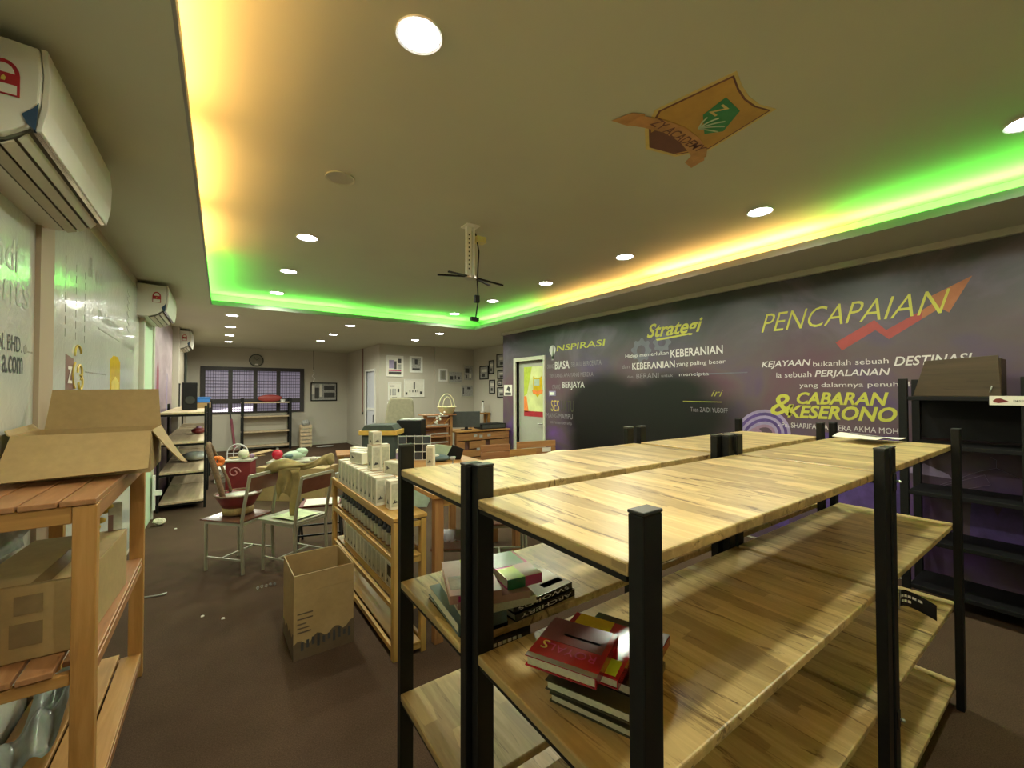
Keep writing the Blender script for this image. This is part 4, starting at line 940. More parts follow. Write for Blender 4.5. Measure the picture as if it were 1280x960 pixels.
# ================================================================== PRODUCT RACK
t = thing('product_rack', 'honey pine product rack with white cartons on top and bottles below', 'rack', (.838, 2.42, 0), R(1.5))
RL, RW = 1.48, .21; pz = (.845, .605, .325, .075)
for x in (0, RW-.035):
    for y in (0, RL-.045): plank('post', 'honey_z', t, x, x+.035, y, y+.045, 0, .818)
for z in pz:
    if z > .8: plank('shelf_board', 'honey_y', t, -.004, RW+.004, -.004, RL+.004, z-.022, z)
    else: plank('shelf_board', 'honey_y', t, .037, RW-.037, .0, RL, z-.014, z-.002)
    zt = z-.024 if z > .8 else z
    for x in (.003, RW-.023): plank('rail', 'honey_y', t, x, x+.02, .046, RL-.046, zt-.035, zt)
    for y in (.004, RL-.024): plank('rail', 'honey_x', t, .036, RW-.036, y, y+.02, zt-.05, zt-.016)
rack_rz = R(1.5)
def rk(x, y, z):   # rack local -> world
    return (.838+x*math.cos(rack_rz)-y*math.sin(rack_rz), 2.42+x*math.sin(rack_rz)+y*math.cos(rack_rz), z)
CG = 'white product cartons on the rack'
def carton(label, loc, rz=0.0, group=CG, h=.185, w=.062, d=.088):
    t = thing('product_carton', label, 'carton', loc, rz, group)
    MB().box(-w/2, w/2, -d/2, d/2, .003, h-.003).build('body', 'carton_white', t)
    MB().box(-w/2-.0006, w/2+.0006, -d/2-.0006, d/2+.0006, 0, .003).box(-w/2-.0006, w/2+.0006, -d/2-.0006, -d/2+.002, h-.003, h-.001).build('red_edge', 'em_rust', t)
    MB().box(-w/2-.0012, -w/2, -d/2+.008, d/2-.008, .012, h-.012).build('side_print', 'carton_side', t)
    MB().box(-w/2+.006, w/2-.006, -d/2-.0012, -d/2, .02, h-.02).build('front_print', 'carton_side', t)
    MB().prism([(-d*.18, .035), (d*.14, .035), (0, .065)], frame((-w/2-.0013, 0, 0), (0, -1, 0), (0, 0, 1)), .001).build('mark', 'ink', t)
    MB().prism([(-w*.30, .04), (w*.26, .045), (w*.12, .058), (w*.02, .052), (-.002, .066)], frame((0, -d/2-.0013, 0), (1, 0, 0), (0, 0, 1)), .001).build('mark', 'ink', t)
    return t
c0 = carton('white product carton in the long rows on top of the pine rack', rk(.035, .37, .846), rack_rz)
rows = 0
for j, x in enumerate((.035, .100, .165)):
    for k in range(10):
        if (j, k) == (0, 0): continue
        if j == 2 and k < 2: continue
        y = .37+.0925*k+(.012 if k > 3 else 0)+(.02 if k > 8 else 0)
        dup(c0, rk(x, y, .846), rack_rz)
c1 = dup(c0, rk(.075, .215, .846), rack_rz, 'single white product carton standing apart at the near end of the rack'); del c1['group']
c1 = dup(c0, rk(.150, .26, .846), rack_rz, 'white product carton behind the single one, half hidden by the black post'); del c1['group']
c1 = dup(c0, rk(.085, .62, 1.032), R(5), 'left one of two white cartons standing upright on the carton rows'); del c1['group']
c1 = dup(c0, rk(.155, .61, 1.032), R(-6), 'right one of two white cartons standing upright on the carton rows'); del c1['group']
c1 = dup(c0, rk(.092, .62, 1.218), R(5), 'white carton balanced on the left upright carton, topmost of all'); c1.scale = (1, 1, .5); del c1['group']
c1 = dup(c0, rk(.05, .43, .0), 0, 'white product carton lying flat atop the rows near the black post'); del c1['group']; c1.rotation_euler = (R(90), 0, R(20)); c1.location = rk(.14, .50, 1.065)
for k in range(3):
    c1 = dup(c0, rk(.06+.03*k, 1.05+.12*k, 1.078), R(20), ['nearest', 'middle', 'farthest'][k]+' of three white cartons lying on the far part of the rows'); c1.rotation_euler = (R(90), 0, R(15+9*k)); del c1['group']
# third tier carton row
for k in range(14): 
    a = dup(c0, rk(.10, .10+.0925*k, .325), rack_rz, 'white product carton in the row on the third tier of the pine rack'); a['group'] = 'cartons on the third tier'; a.scale = (1, 1, .9)
t = thing('dark_sticker', 'dark rectangular sticker card leaning on third tier cartons, near end', 'card', rk(.066, .22, .40), rack_rz)
MB().box(0, .002, -.07, .07, 0, .07).build('card', 'book_black', t)
# bottles
bt = thing('product_bottle', 'pale labelled bottle with dark neck on the second tier of the pine rack', 'bottle', rk(.075, .10, .606), 0, 'bottles on the second tier')
MB().lathe([(.028, 0), (.030, .006), (.030, .078), (.026, .082)], n=14).build('label_body', 'bottle_label', bt, smooth=True)
MB().lathe([(.026, .082), (.022, .105), (.016, .125), (.020, .128), (.019, .170)], n=12).build('neck', 'bottle_dark', bt, smooth=True)
MB().lathe([(.0305, .0), (.0305, .008)], n=14).build('base', 'em_brown', bt)
for j, x in enumerate((.075, .14)):
    for k in range(17):
        if (j, k) != (0, 0): dup(bt, rk(x+random.uniform(-.002, .002), .10+.078*k+random.uniform(-.006, .006), .606), random.uniform(0, 6))
t = thing('clear_cup', 'small clear plastic holder at the far end of the rack top', 'cup', rk(.03, 1.42, .846))
MB().lathe([(.018, 0), (.022, .04), (.022, .045)], n=12).build('cup', 'bag', t)

# cardboard box on the floor
t = thing('floor_carton', 'tall open cardboard box with damp stained base on the carpet', 'box', (.525, 2.97, 0), R(1.5))
X0, X1, Y0, Y1, Hh = -.172, .172, -.195, .195, .50
stain = .12
MB().box(X0, X1, Y0, Y1, 0, .005).build('bottom', 'card_dark', t)
for nm, bx in (('side', (X0, X1, Y0, Y0+.006)), ('side', (X0, X1, Y1-.006, Y1)), ('side', (X0, X0+.006, Y0+.006, Y1-.006)), ('side', (X1-.006, X1, Y0+.006, Y1-.006))):
    MB().box(*bx, .005, Hh).build(nm, 'card', t)
def stain(w, nm, fr0):
    n = 16; hs = [.085+.05*k/n+.018*math.sin(k*1.3)+.012*random.random() for k in range(n+1)]; m_ = MB()
    for k in range(n):
        a0, a1 = -w+2*w*k/n, -w+2*w*(k+1)/n
        m_.prism([(a0, .001), (a1, .001), (a1, hs[k+1]), (a0, hs[k])], fr0, .0008)
    m_.build(nm, 'card_dark', t)
stain(.172, 'damp_stain', frame((0, Y0-.0002, 0), (1, 0, 0), (0, 0, 1))); stain(.195, 'damp_stain', frame((X0-.0002, 0, 0), (0, -1, 0), (0, 0, 1)))
sl = MB()
for k, (w_, z_) in enumerate(((.085, .27), (.085, .24), (.05, .21), (.065, .185), (.075, .16))):
    sl.box(X0+.02, X0+.02+w_, Y0-.0012, Y0-.0002, z_-.005, z_+.003)
sl.build('printed_lines', 'card_dark', t)
MB().box(X0, X1, Y0-.0008, Y0-.0002, .392, .394).build('crease', 'card_in', t)
mk = MB()
for k in range(10): mk.box(X0+.04+.03*k, X0+.055+.03*k, Y0-.002, Y0-.0012, .05+.01*(k % 3), .10+.008*(k % 4))
mk.build('worn_print', 'ink', t)

# ================================================================== CHAIRS
def school_chair(label, loc, rz, seat='seat_ply'):
    """origin midway between back posts on the floor; chair faces local +y"""
    t = thing('steel_frame_chair', label, 'chair', loc, rz)
    w, d = .34, .38
    for sx in (-1, 1):
        x = sx*w/2
        MB().tube([(x, -.02, 0), (x, 0, .42), (x, -.03, .60), (x, -.085, .86)], .014, 8).build('back_leg', 'chair_grey', t)
        MB().tube([(x, d, 0), (x, d, .42)], .013, 8).build('front_leg', 'chair_grey', t)
        MB().bar((x, .0, .43), (x, d, .43), .022, .022).build('seat_rail', 'chair_grey', t)
        MB().bar((x, .0, .12), (x, d, .12), .014, .014).build('stretcher', 'chair_grey', t)
    MB().bar((-w/2, 0, .43), (w/2, 0, .43), .02).build('seat_rail', 'chair_grey', t); MB().bar((-w/2, d, .43), (w/2, d, .43), .02).build('seat_rail', 'chair_grey', t)
    MB().bar((-w/2, d*.55, .12), (w/2, d*.55, .12), .014).build('stretcher', 'chair_grey', t)
    MB().grid(lambda a, b: Vector((-w/2-.02+(w+.04)*a, -.0+(d+.05)*b, .452-.012*math.sin(a*math.pi)*math.sin(b*math.pi))), 8, 8).build('seat', seat, t, solid=.012)
    MB().box(-w/2+.0, w/2-.0, -.009, .009, -.065, .065, Matrix.Translation((0, -.062, .775)) @ Matrix.Rotation(R(12), 4, 'X')).build('backrest', 'seat_ply', t, bevel=.005)
    MB().bar((-w/2, -.085, .858), (w/2, -.085, .858), .022, .022).build('top_rail', 'chair_grey', t)
    return t
school_chair('grey steel school chair with brown ply seat carrying the basket', (.275, 4.465, 0), R(42))
school_chair('grey steel chair draped with olive cloth beside the product rack', (.665, 4.125, 0), R(33), 'chair_grey')
t = thing('folding_chair', 'black steel folding chair standing behind the cloth draped chair', 'chair', (.86, 4.72, 0), R(-15))
MB().box(-.19, .19, -.17, .17, .43, .45).build('seat', 'maroon', t, bevel=.006)
for sx in (-1, 1):
    x = sx*.2
    MB().tube([(x, -.22, 0), (x*.9, .05, .42), (x*.9, .12, .46)], .012, 8).build('leg', 'black_metal', t); MB().tube([(x, .24, 0), (x*.95, -.1, .42)], .012, 8).build('leg', 'black_metal', t)
MB().bar((-.2, -.17, .16), (.2, -.17, .16), .016).build('stretcher', 'black_metal', t); MB().bar((-.2, .18, .16), (.2, .18, .16), .016).build('stretcher', 'black_metal', t)
t = thing('paper_sheet', 'pale green printed sheet lying on the seat of draped chair', 'paper', (.57, 4.29, .462), R(33))
MB().grid(lambda a, b: Vector((-.14+.28*a, -.15+.30*b, .003+.006*math.sin(a*4+b*3))), 6, 6).build('sheet', plain('pale green paper', (.55, .66, .36), .5, 0, .2, 12), t, solid=.001)
t = thing('paper_tray', 'white picture tray resting on the folding chair beside the rack', 'tray', (.86, 4.66, .453), R(-15))
MB().box(-.16, .16, -.13, .13, 0, .012).build('tray', 'carton_white', t, bevel=.003)

# wooden basket bowl on the chair
t = thing('wicker_basket', 'maroon and straw wicker basket with tall handle on the ply seat', 'basket', (.135, 4.70, .462), R(20))
MB().lathe([(.125, 0), (.130, .03), (.128, .065)], n=24).build('base_band', 'wicker_pale', t, smooth=True)
MB().lathe([(.128, .065), (.15, .11), (.185, .165), (.19, .18), (.178, .18), (.14, .10)], n=24).build('bowl', 'maroon', t, smooth=True)
MB().tube([(.186*math.cos(k*math.pi/12), .186*math.sin(k*math.pi/12), .18) for k in range(24)], .010, 6, True).build('rim', 'wicker', t)
MB().tube([(-.10, -.03, .10), (-.135, -.02, .17), (-.155, .0, .28), (-.175, .03, .40), (-.20, .06, .52), (-.215, .09, .62), (-.20, .13, .655), (-.15, .20, .62), (-.08, .20, .45), (-.02, .17, .28), (.0, .165, .17)], [.016, .022, .024, .024, .023, .026, .022, .014, .013, .013, .012], 8).build('handle', 'wicker', t, smooth=True)
MB().lathe([(.13, 0), (.16, .02)], (0, 0, .145), 20).build('white_lining', 'paper', t, smooth=True)

# cloth over both chair backs
t = thing('draped_cloth', 'olive gold knitted cloth draped over the chair backs', 'cloth', (0, 0, 0))
spine = [(.36, 4.52, .855), (.42, 4.46, .90), (.50, 4.38, .915), (.57, 4.32, .905), (.64, 4.27, .905), (.72, 4.26, .915), (.80, 4.30, .935), (.87, 4.35, .945), (.91, 4.36, .90)]
def cl(a, b):
    x = a*(len(spine)-1); i = min(int(x), len(spine)-2); p = Vector(spine[i]).lerp(Vector(spine[i+1]), x-i)
    th = b*2*math.pi; rr = (.05+.022*math.sin(a*9)+.012*math.sin(th*3+a*14))*(1 if a < .9 else (1-a)*8+.2)
    return p+Vector((rr*math.cos(th)*.6, rr*math.cos(th)*.8, rr*math.sin(th)*.75))
MB().grid(cl, 40, 18).build('bundle', 'cloth', t, smooth=True)
MB().grid(lambda a, b: Vector((.42+.17*a+.01*math.sin(b*8+a*9), 4.38-.12*a+.02*math.sin(a*14)*b-.02, .90-.30*b*(1-.25*math.sin(a*5)))), 20, 16).build('hanging_fold', 'cloth', t, smooth=True, solid=.006)
MB().grid(lambda a, b: Vector((.52+.06*a+.01*math.sin(b*6), 4.27-.04*a, .88-.42*b)), 6, 14).build('hanging_fold', 'cloth', t, smooth=True, solid=.006)
t = thing('paper_scrap', 'crumpled white tissue lying in the olive cloth', 'paper', (.70, 4.22, .975)); MB().ball((0, 0, 0), (.035, .02, .02), 8).build('scrap', 'paper', t)

# red gift box with balls and flowers, items on it
t = thing('gift_box', 'dark red gift box with pink flourish standing behind the basket chair', 'box', (.27, 8.28, 0), R(-18))
MB().box(-.18, .18, -.15, .15, 0, .45).build('body', 'red_box', t, bevel=.005)
sw = MB(); sw.tube([(-.05+.09*math.cos(k*.5)*(1-k*.05), -.153, .28+.09*math.sin(k*.5)*(1-k*.05)) for k in range(16)], .010, 6); sw.build('flourish', 'pink_line', t)
MB().box(-.20, .20, -.17, .17, .45, .48).build('lid', 'carton_side', t, bevel=.004)
for nm, lab, mat, pos, rad in (('fabric_flower', 'bright orange fabric flower tied to the wicker basket handle', 'orange', (-.03, 4.70, .955), .05), ('foam_ball', 'pale cream ball on the red gift box', 'pages', (.30, 8.20, .561), .08),
                               ('foam_ball', 'tiny pink ball between cream and crimson balls', 'mural_skin', (.42, 8.20, .521), .04)):
    t = thing(nm, lab, 'flower' if 'flower' in nm else 'ball', pos)
    if nm == 'fabric_flower':
        for k in range(14):
            a = k*2.4; MB().ball((.034*math.cos(a), .026*math.sin(a*1.3), .034*math.sin(a)), (.026, .012, .018), 8).build('petal', mat, t, smooth=True)
    else: MB().ball((0, 0, 0), rad, 16).build('ball', mat, t, smooth=True); MB().lathe([(rad*.25, 0), (rad*.2, .01)], (0, 0, rad*.96), 8).build('cap', 'paper_grey', t)
t = thing('crimson_ornament', 'glossy crimson ornament ball right of the pale ball', 'ball', (.76, 7.86, .555)); MB().ball((0, 0, 0), .085, 16).build('ball', 'red_gloss', t, smooth=True); MB().lathe([(.02, 0), (.02, .03)], (0, 0, .08), 8).build('cap', 'steel', t)
t = thing('mint_cloth', 'crumpled pale mint and white cloth right of the crimson ornament', 'cloth', (1.0, 7.7, .55))
MB().ball((0, 0, 0), (.18, .1, .07), 12).ball((.1, 0, .05), (.1, .08, .06), 10).build('bundle', 'mint', t, smooth=True); MB().ball((-.1, -.08, .0), (.07, .05, .04), 8).build('dark_patch', 'teal', t, smooth=True)
t = thing('folding_table', 'low pale folding table behind the chairs carrying ornaments', 'table', (1.05, 7.72, 0), R(-20))
MB().box(-.42, .42, -.2, .2, .44, .47).build('tabletop', 'carton_side', t, bevel=.003)
for sx in (-1, 1):
    for sy in (-1, 1): MB().tube([(sx*.38, sy*.16, 0), (sx*.38, sy*.16, .44)], .012).build('leg', 'chair_grey', t)
t = thing('flat_card', 'flat torn cardboard sheet lying over the gift box lid', 'cardboard', (.36, 8.42, .49), R(12)); MB().box(-.25, .25, -.1, .1, 0, .006).build('sheet', 'card', t)
MB().box(-.05, .35, -.12, .1, 0, .006, Matrix.Translation((.05, .05, .012)) @ Matrix.Rotation(-.15, 4, 'Y')).build('flap', 'card', t)
# stacked brown cartons
for nm, lab, loc, rz, dims in (('flat_carton', 'wide brown cardboard box behind the draped chair, lower one', (.93, 6.98, 0), -40, (1.10, .40, .25)), ('flat_carton', 'wide brown cardboard box stacked on the lower one', (.95, 6.98, .252), -40, (1.06, .38, .23))):
    t = thing(nm, lab, 'box', loc, R(rz)); w, d, h = dims
    MB().box(-w/2, w/2, -d/2, d/2, 0, h).build('body', 'card', t, bevel=.005); MB().box(-w/2+.01, w/2-.01, -.03, .03, h+.0004, h+.0015).build('tape', 'tape', t)
# white wire arch stand
t = thing('wire_stand', 'white arched wire plant stand on the carpet before the back shelf', 'stand', (.29, 10.8, 0), R(-20))
arc = lambda rr, y: [(rr*math.cos(k*math.pi/12), y, .26+rr*math.sin(k*math.pi/12)) for k in range(13)]
MB().tube([(.2, 0, 0)]+arc(.2, 0)+[(-.2, 0, 0)], .012, 6).build('arch', 'white', t); MB().tube([(.14, .18, 0)]+arc(.14, .18)+[(-.14, .18, 0)], .010, 6).build('arch', 'white', t)
MB().bar((-.2, 0, .26), (.2, 0, .26), .014).bar((-.14, .18, .15), (.14, .18, .15), .012).bar((.19, 0, .15), (.13, .18, .15), .012).bar((-.19, 0, .15), (-.13, .18, .15), .012).build('rung', 'white', t)
t = thing('paper_pile', 'pile of white papers lying behind the gift box', 'papers', (.20, 9.1, 0)); 
for k in range(5): MB().box(-.3, .25, -.2, .2, .002+.05*k, .045+.05*k, Matrix.Rotation(.1*k, 4, 'Z')).build('sheaf', 'paper', t)

# ================================================================== LEFT WALL BLACK SHELVES
labs = ['nearest', 'second', 'third']
for i, y in enumerate((7.16, 8.52, 9.98)):
    w = 1.30
    t = thing('shelving_unit', '%s black post shelving unit with pale boards along the left wall' % labs[i], 'shelf', (-.70, y, 0), 0)
    dep = .53
    for z in TIERS:
        MB().box(.028, dep-.028, .0, w, z-.028, z).build('shelf_board', 'oak_far', t, bevel=.003); MB().box(.03, dep-.03, .02, w-.02, z-.058, z-.029).build('shelf_frame', 'black_metal', t)
    for x in (0, dep-.028):
        for yy in (0, w-.045): MB().box(x, x+.028, yy, yy+.045, 0, 1.407).build('post', 'black_metal', t, bevel=.003)
t = thing('loudspeaker', 'black box speaker standing on the nearest wall shelf top', 'speaker', (-.42, 8.15, 1.32), R(10))
MB().box(-.09, .09, -.12, .0, 0, .42).build('cabinet', 'black', t, bevel=.008); MB().prism([(.06*math.cos(k*math.pi/10), .15+.06*math.sin(k*math.pi/10)) for k in range(20)], frame((0, -.1205, 0), (1, 0, 0), (0, 0, 1)), .003).build('cone', 'black_cap', t)
t = thing('blue_box', 'blue plastic tub on grey books at the wall shelf top', 'box', (-.27, 8.95, 1.41)); MB().box(-.12, .10, -.1, .1, 0, .08).build('tub', 'blue', t, bevel=.008); MB().box(-.13, .11, -.11, .11, .08, .095).build('rim', 'blue', t)
t = thing('carton_grey', 'grey brown small carton under the blue tub', 'box', (-.28, 8.95, 1.32)); MB().box(-.14, .12, -.12, .12, 0, .088).build('body', 'card_in', t, bevel=.003)
t = thing('red_pouch', 'dark red pouch on the second board of the wall shelf', 'pouch', (-.30, 8.35, .92)); MB().ball((0, 0, .052), (.10, .09, .05), 12).build('body', 'maroon', t, smooth=True); MB().lathe([(.04, 0), (.03, .03)], (0, 0, .095), 8).build('neck', 'mural_skin', t)
t = thing('plastic_wrap', 'clear crumpled wrap on the third board of the wall shelf', 'plastic wrap', (-.33, 8.2, .521)); MB().ball((0, 0, .072), (.18, .2, .07), 12).build('wrap', 'bag', t, smooth=True)
t = thing('paper_ball', 'crumpled white paper ball on the carpet before the wall shelf', 'paper', (-.60, 6.50, .045))
bb = MB().ball((0, 0, 0), (.065, .05, .042), 10)
for v in bb.bm.verts: v.co += Vector((random.uniform(-.01, .01), random.uniform(-.01, .01), random.uniform(-.004, .01)))
bb.build('ball', 'pages', t)
for lab, (x, y), s_ in (('tiny white scrap on the carpet right of the paper ball', (-.43, 6.23), .015), ('tiny pale scrap on carpet, left of two', (-.10, 3.70), .012), ('tiny pale scrap on carpet, right of two', (.02, 3.58), .012)):
    t = thing('scrap', lab, 'scrap', (x, y, .001)); MB().lathe([(s_, 0), (s_*.8, .006)], n=7).build('piece', 'paper', t)
t = thing('silver_pen', 'silver pen lying on the carpet beside the pine stand', 'pen', (-.42, 4.27, .008), R(-12))
MB().tube([(-.07, 0, 0), (.05, 0, 0), (.065, 0, 0)], .006, 8).build('barrel', 'steel', t); MB().tube([(.03, .0, .003), (.075, .018, .003)], .004, 6).build('clip', 'white', t)
t = thing('clear_ornament', 'clear glass beads lying on the carpet left of the floor carton', 'beads', (.30, 3.95, 0))
for k in range(5): MB().ball((.03*k-.05, .012*(k % 2), .012), .012, 8).build('bead', 'clear', t, smooth=True)

# ================================================================== BACK WALL FURNITURE
t = thing('back_shelf', 'low black shelf with grey boards under the barred window', 'shelf', (.42, 13.08, 0))
for x in (0, 1.13):
    for y in (0, .38): MB().box(x, x+.06, y, y+.04, 0, 1.42).build('post', 'black_metal', t)
for z in (1.31, .93, .52, .13): MB().box(.0, 1.19, .042, .378, z-.03, z).build('shelf_board', 'oak_far', t)
MB().box(.06, 1.13, .40, .41, .13, .93).build('back_panel', 'wall_far', t)
t = thing('red_basin', 'dull red oval tray leaning on top of the back shelf', 'tray', (1.10, 13.3, 1.412)); MB().ball((0, 0, .0), (.30, .06, .10), 20).build('tray', 'mural_red', t, smooth=True)
t = thing('white_tub', 'small white tub at the right end of the back shelf top', 'tub', (1.40, 13.2, 1.31)); MB().lathe([(.05, 0), (.06, .06), (.065, .06), (.065, .07)], n=14).build('tub', 'white', t)
t = thing('mop', 'red handled mop leaning on the wall left of back shelf', 'mop', (.24, 13.3, 0)); MB().tube([(.06, -.1, .03), (-.03, .2, .85)], .03).build('handle', 'pk', t); MB().tube([(-.03, .2, .85), (-.06, .27, 1.05)], .014).build('grip', 'ink', t)
MB().ball((.06, -.1, .05), (.10, .07, .05), 10).build('head', 'ink_brown', t)
t = thing('slat_crate', 'pale pine slatted crate standing on end beside the back shelf', 'crate', (1.98, 13.2, 0))
for k in range(6): plank('slat', 'oak_far', t, -.15, .15, -.12, -.10, .02+.105*k, .10+.105*k, bevel=0)
for sx in (-1, 1):
    for sy in (-1, 1): MB().box(sx*.13-.02, sx*.13+.02, sy*.08-.015, sy*.08+.015, .0, .64).build('corner_post', 'oak_far', t)
t = thing('crate_filling', 'crumpled grey papers heaped in the top of the slatted crate', 'papers', (1.98, 13.2, .64)); MB().ball((0, 0, .05), (.12, .1, .1), 10).build('papers', 'paper_grey', t); 
t = thing('loose_cloth', 'pale rag on the carpet near the back wall', 'rag', (2.45, 12.9, 0)); MB().ball((0, 0, .02), (.25, .08, .025), 10).build('rag', 'paper_grey', t, smooth=True)

# ================================================================== MIDDLE: TALL PINE TABLE AND ITEMS
t = thing('tall_table', 'tall orange pine table standing behind the oak shelving', 'table', (1.11, 2.44, 0))
for x, y in ((0, 0), (.40, .35), (0, 1.42), (.82, 1.42)): plank('leg', 'pallet_z' if (x, y) != (0, 0) else 'pallet_z', t, x, x+.062, y, y+.05, 0, .92)
for k in range(6): plank('plank', 'pine_x', t, -.02, .90, -.02+.25*k, .225+.25*k, .92, .95)
plank('rail', 'pine_x', t, .064, .88, .004, .03, .86, .918)
c1 = dup(c0, (1.475, 3.33, .951), R(-35), 'single white product carton standing on the tall pine table'); del c1['group']
t = thing('wire_rack', 'white wire rack of dark tins on the far end of the tall table', 'rack', (1.52, 3.78, .951), R(-30))
for i in range(4):
    for j in range(3): MB().box(-.15+.075*i, -.085+.075*i, -.04, .04, .005+.075*j, .068+.075*j).build('tin', ['black', 'dark_grey', 'bottle_dark'][(i+j) % 3], t)
w_ = MB()
for i in range(5): w_.bar((-.155+.075*i, -.05, 0), (-.155+.075*i, -.05, .235), .004)
for j in range(4): w_.bar((-.155, -.05, .002+.075*j), (.15, -.05, .002+.075*j), .004)
w_.build('wire_grid', 'white', t)
t = thing('desk_device', 'white and black angled desk telephone box on the tall table', 'device', (1.80, 3.60, .951), R(-35))
MB().prism([(-.14, .0), (-.05, .0), (.02, .13), (-.14, .15)], frame((0, -.05, 0), (1, 0, 0), (0, 0, 1)), .01).build('screen', 'mint', t); MB().prism([(-.05, 0), (.10, 0), (.13, .10), (.02, .14)], frame((0, -.03, 0), (1, 0, 0), (0, 0, 1)), .01).build('body', 'black', t)
t = thing('glass_holder', 'small clear stemmed glass holder at the table edge', 'holder', (1.66, 3.28, .951)); MB().lathe([(.02, 0), (.006, .01), (.006, .04), (.022, .05), (.026, .075)], n=12).build('cup', 'paper_grey', t, smooth=True)
t = thing('folded_garment', 'grey green folded fabric lying on the table behind the paired post caps', 'cloth', (1.83, 3.04, .951), R(-30)); MB().ball((0, 0, .02), (.16, .08, .035), 14).build('fabric', 'chair_grey', t, smooth=True); MB().ball((.06, .03, .035), (.09, .06, .025), 12).build('fold', 'gray_green', t, smooth=True)
t = thing('grey_pouch', 'dark grey blue pouch on the tall table beside the angled device', 'pouch', (1.66, 3.55, .951), R(-30)); MB().ball((0, 0, .03), (.10, .07, .03), 12).build('body', 'teal', t, smooth=True); MB().ball((-.03, -.03, .055), (.035, .02, .012), 8).build('tag', 'paper', t)
t = thing('striped_pack', 'white and grey striped packet stack near the black post top', 'packet', (1.33, 3.62, .951), R(-30)); MB().box(-.05, .05, -.03, .03, 0, .045).box(-.05, .05, -.03, .03, .10, .13).build('pack', 'paper', t); MB().box(-.05, .05, -.03, .03, .0455, .0995).build('band', 'mural_lilac', t)
# chairs behind the shelves
for lab, loc, rz in (('grey steel chair under the tall pine table, left of the orange leg', (1.62, 3.08, 0), 150), ('grey steel chair facing left seen beneath the top oak board', (2.25, 3.05, 0), 60)):
    school_chair(lab, loc, R(rz), 'seat_ply')
t = thing('pallet_stool', 'orange pallet wood stool seen through the shelving gap', 'stool', (2.60, 3.55, 0)); 
for k in range(4): plank('slat', 'pallet_x', t, -.25, .25, -.25+.125*k, -.14+.125*k, .50, .525)
for sx in (-1, 1):
    for sy in (-1, 1): plank('leg', 'pallet_z', t, sx*.21-.03, sx*.21+.03, sy*.2-.03, sy*.2+.03, 0, .498)
# bins and printer
t = thing('lidded_bin', 'grey green lidded bin with a yellow wooden band', 'bin', (2.06, 6.5, 0), R(-35))
MB().box(-.25, .25, -.18, .18, 0, .93).build('body', 'gray_green', t, bevel=.01); MB().box(-.29, .29, -.21, .21, .93, 1.0).build('band', 'yellow_band', t, bevel=.004); MB().prism([(-.26, 0), (.26, 0), (.20, .085), (-.20, .085)], frame((0, .2, 1.0), (1, 0, 0), (0, 0, 1)), .4).build('lid', 'gray_green', t, bevel=.006)
t = thing('black_cabinet', 'black printer cabinet with papers on it behind the lidded bin', 'printer', (2.62, 6.7, 0), R(-35))
MB().box(-.2, .2, -.2, .2, .70, 1.12).build('body', 'black', t, bevel=.01); MB().box(-.18, .18, -.18, .18, 0, .698).build('stand', 'dark_grey', t); MB().box(-.16, .18, -.17, .15, 1.121, 1.135).build('paper_tray', 'paper_grey', t)
t = thing('pale_carton', 'grey green ridged carton below the black printer', 'box', (2.25, 5.6, 0), R(-30)); MB().box(-.18, .18, -.15, .15, 0, .90).build('body', 'mint', t, bevel=.005); MB().box(-.19, .19, -.16, .16, .80, .83).build('ridge', 'gray_green', t)
t = thing('draped_chair', 'high backed chair under an olive dust cover by the block wall', 'chair', (3.35, 9.3, 0), R(-20))
MB().prism([(-.33, 0), (.40, 0), (.36, .75), (.30, 1.40), (.22, 1.46), (-.20, 1.46), (-.27, 1.3), (-.34, .8)], frame((0, 0, 0), (1, 0, 0), (0, 0, 1)), .12).build('cover', 'chair_grey' if 0 else plain('olive dust cover', (.30, .28, .19), .8), t, bevel=.04)
t = thing('pine_pallet', 'low pine pallet lying behind the carton rows', 'pallet', (2.05, 7.45, 0), R(-10))
for k in range(5): plank('slat', 'pallet_x', t, -.45, -.05, -.3+.13*k, -.20+.13*k, .52, .55)
for y in (-.28, .22): plank('bearer', 'pallet_z', t, -.42, -.34, y, y+.08, 0, .518)

# ------------------------------------------------------------------ pallet counter with monitor
t = thing('pallet_counter', 'reception counter of brown pallet planks standing before the mural door', 'counter', (3.52, 6.80, 0))
for k in range(5):
    z0 = .06+.155*k
    if k in (1, 3):
        for a, b2 in ((0, .17), (.27, .62), (.72, 1.16)): plank('board', 'pallet_x', t, a, b2, 0, .02, z0, z0+.135)
    else: plank('board', 'pallet_x', t, 0, 1.16, 0, .02, z0, z0+.135)
for x in (.0, .55, 1.10): plank('upright', 'pallet_z', t, x, x+.06, .022, .07, 0, .835)
MB().box(.0, 1.16, .075, .085, .02, .83).build('backing', 'ink_brown', t)
for k in range(4): plank('top_board', 'pine_x', t, -.02, 1.18, -.03+.13*k, .095+.13*k, .837, .862)
for a, z0 in ((.36, .74), (.48, .72), (.66, .73), (.42, .48), (.55, .12), (.2, .10)): MB().box(a, a+.07, -.004, -.0005, z0, z0+.05).build('sticker', 'paper_grey', t)
t = thing('pallet_shelf', 'tall stepped shelf of reddish pallet wood left of the monitor', 'shelf', (2.94, 6.92, 0))
for x in (0, .50): plank('upright', 'pallet_z', t, x, x+.06, 0, .06, 0, 1.17)
for k in range(7): plank('board', 'brown_x', t, .065, .495, .03, .05, .04+.16*k, .175+.16*k)
for z in (1.18, .98, .80): plank('shelf_board', 'brown_x', t, -.03, .60 if z > 1.1 else .45, -.16 if z < 1.1 else -.08, .0 if z < 1.1 else .2, z-.02, z)
for a in (.12, .38): MB().bar((a, -.005, 1.00), (a+.14, -.03, 1.15), .03, .02).build('brace', 'pine_x', t)
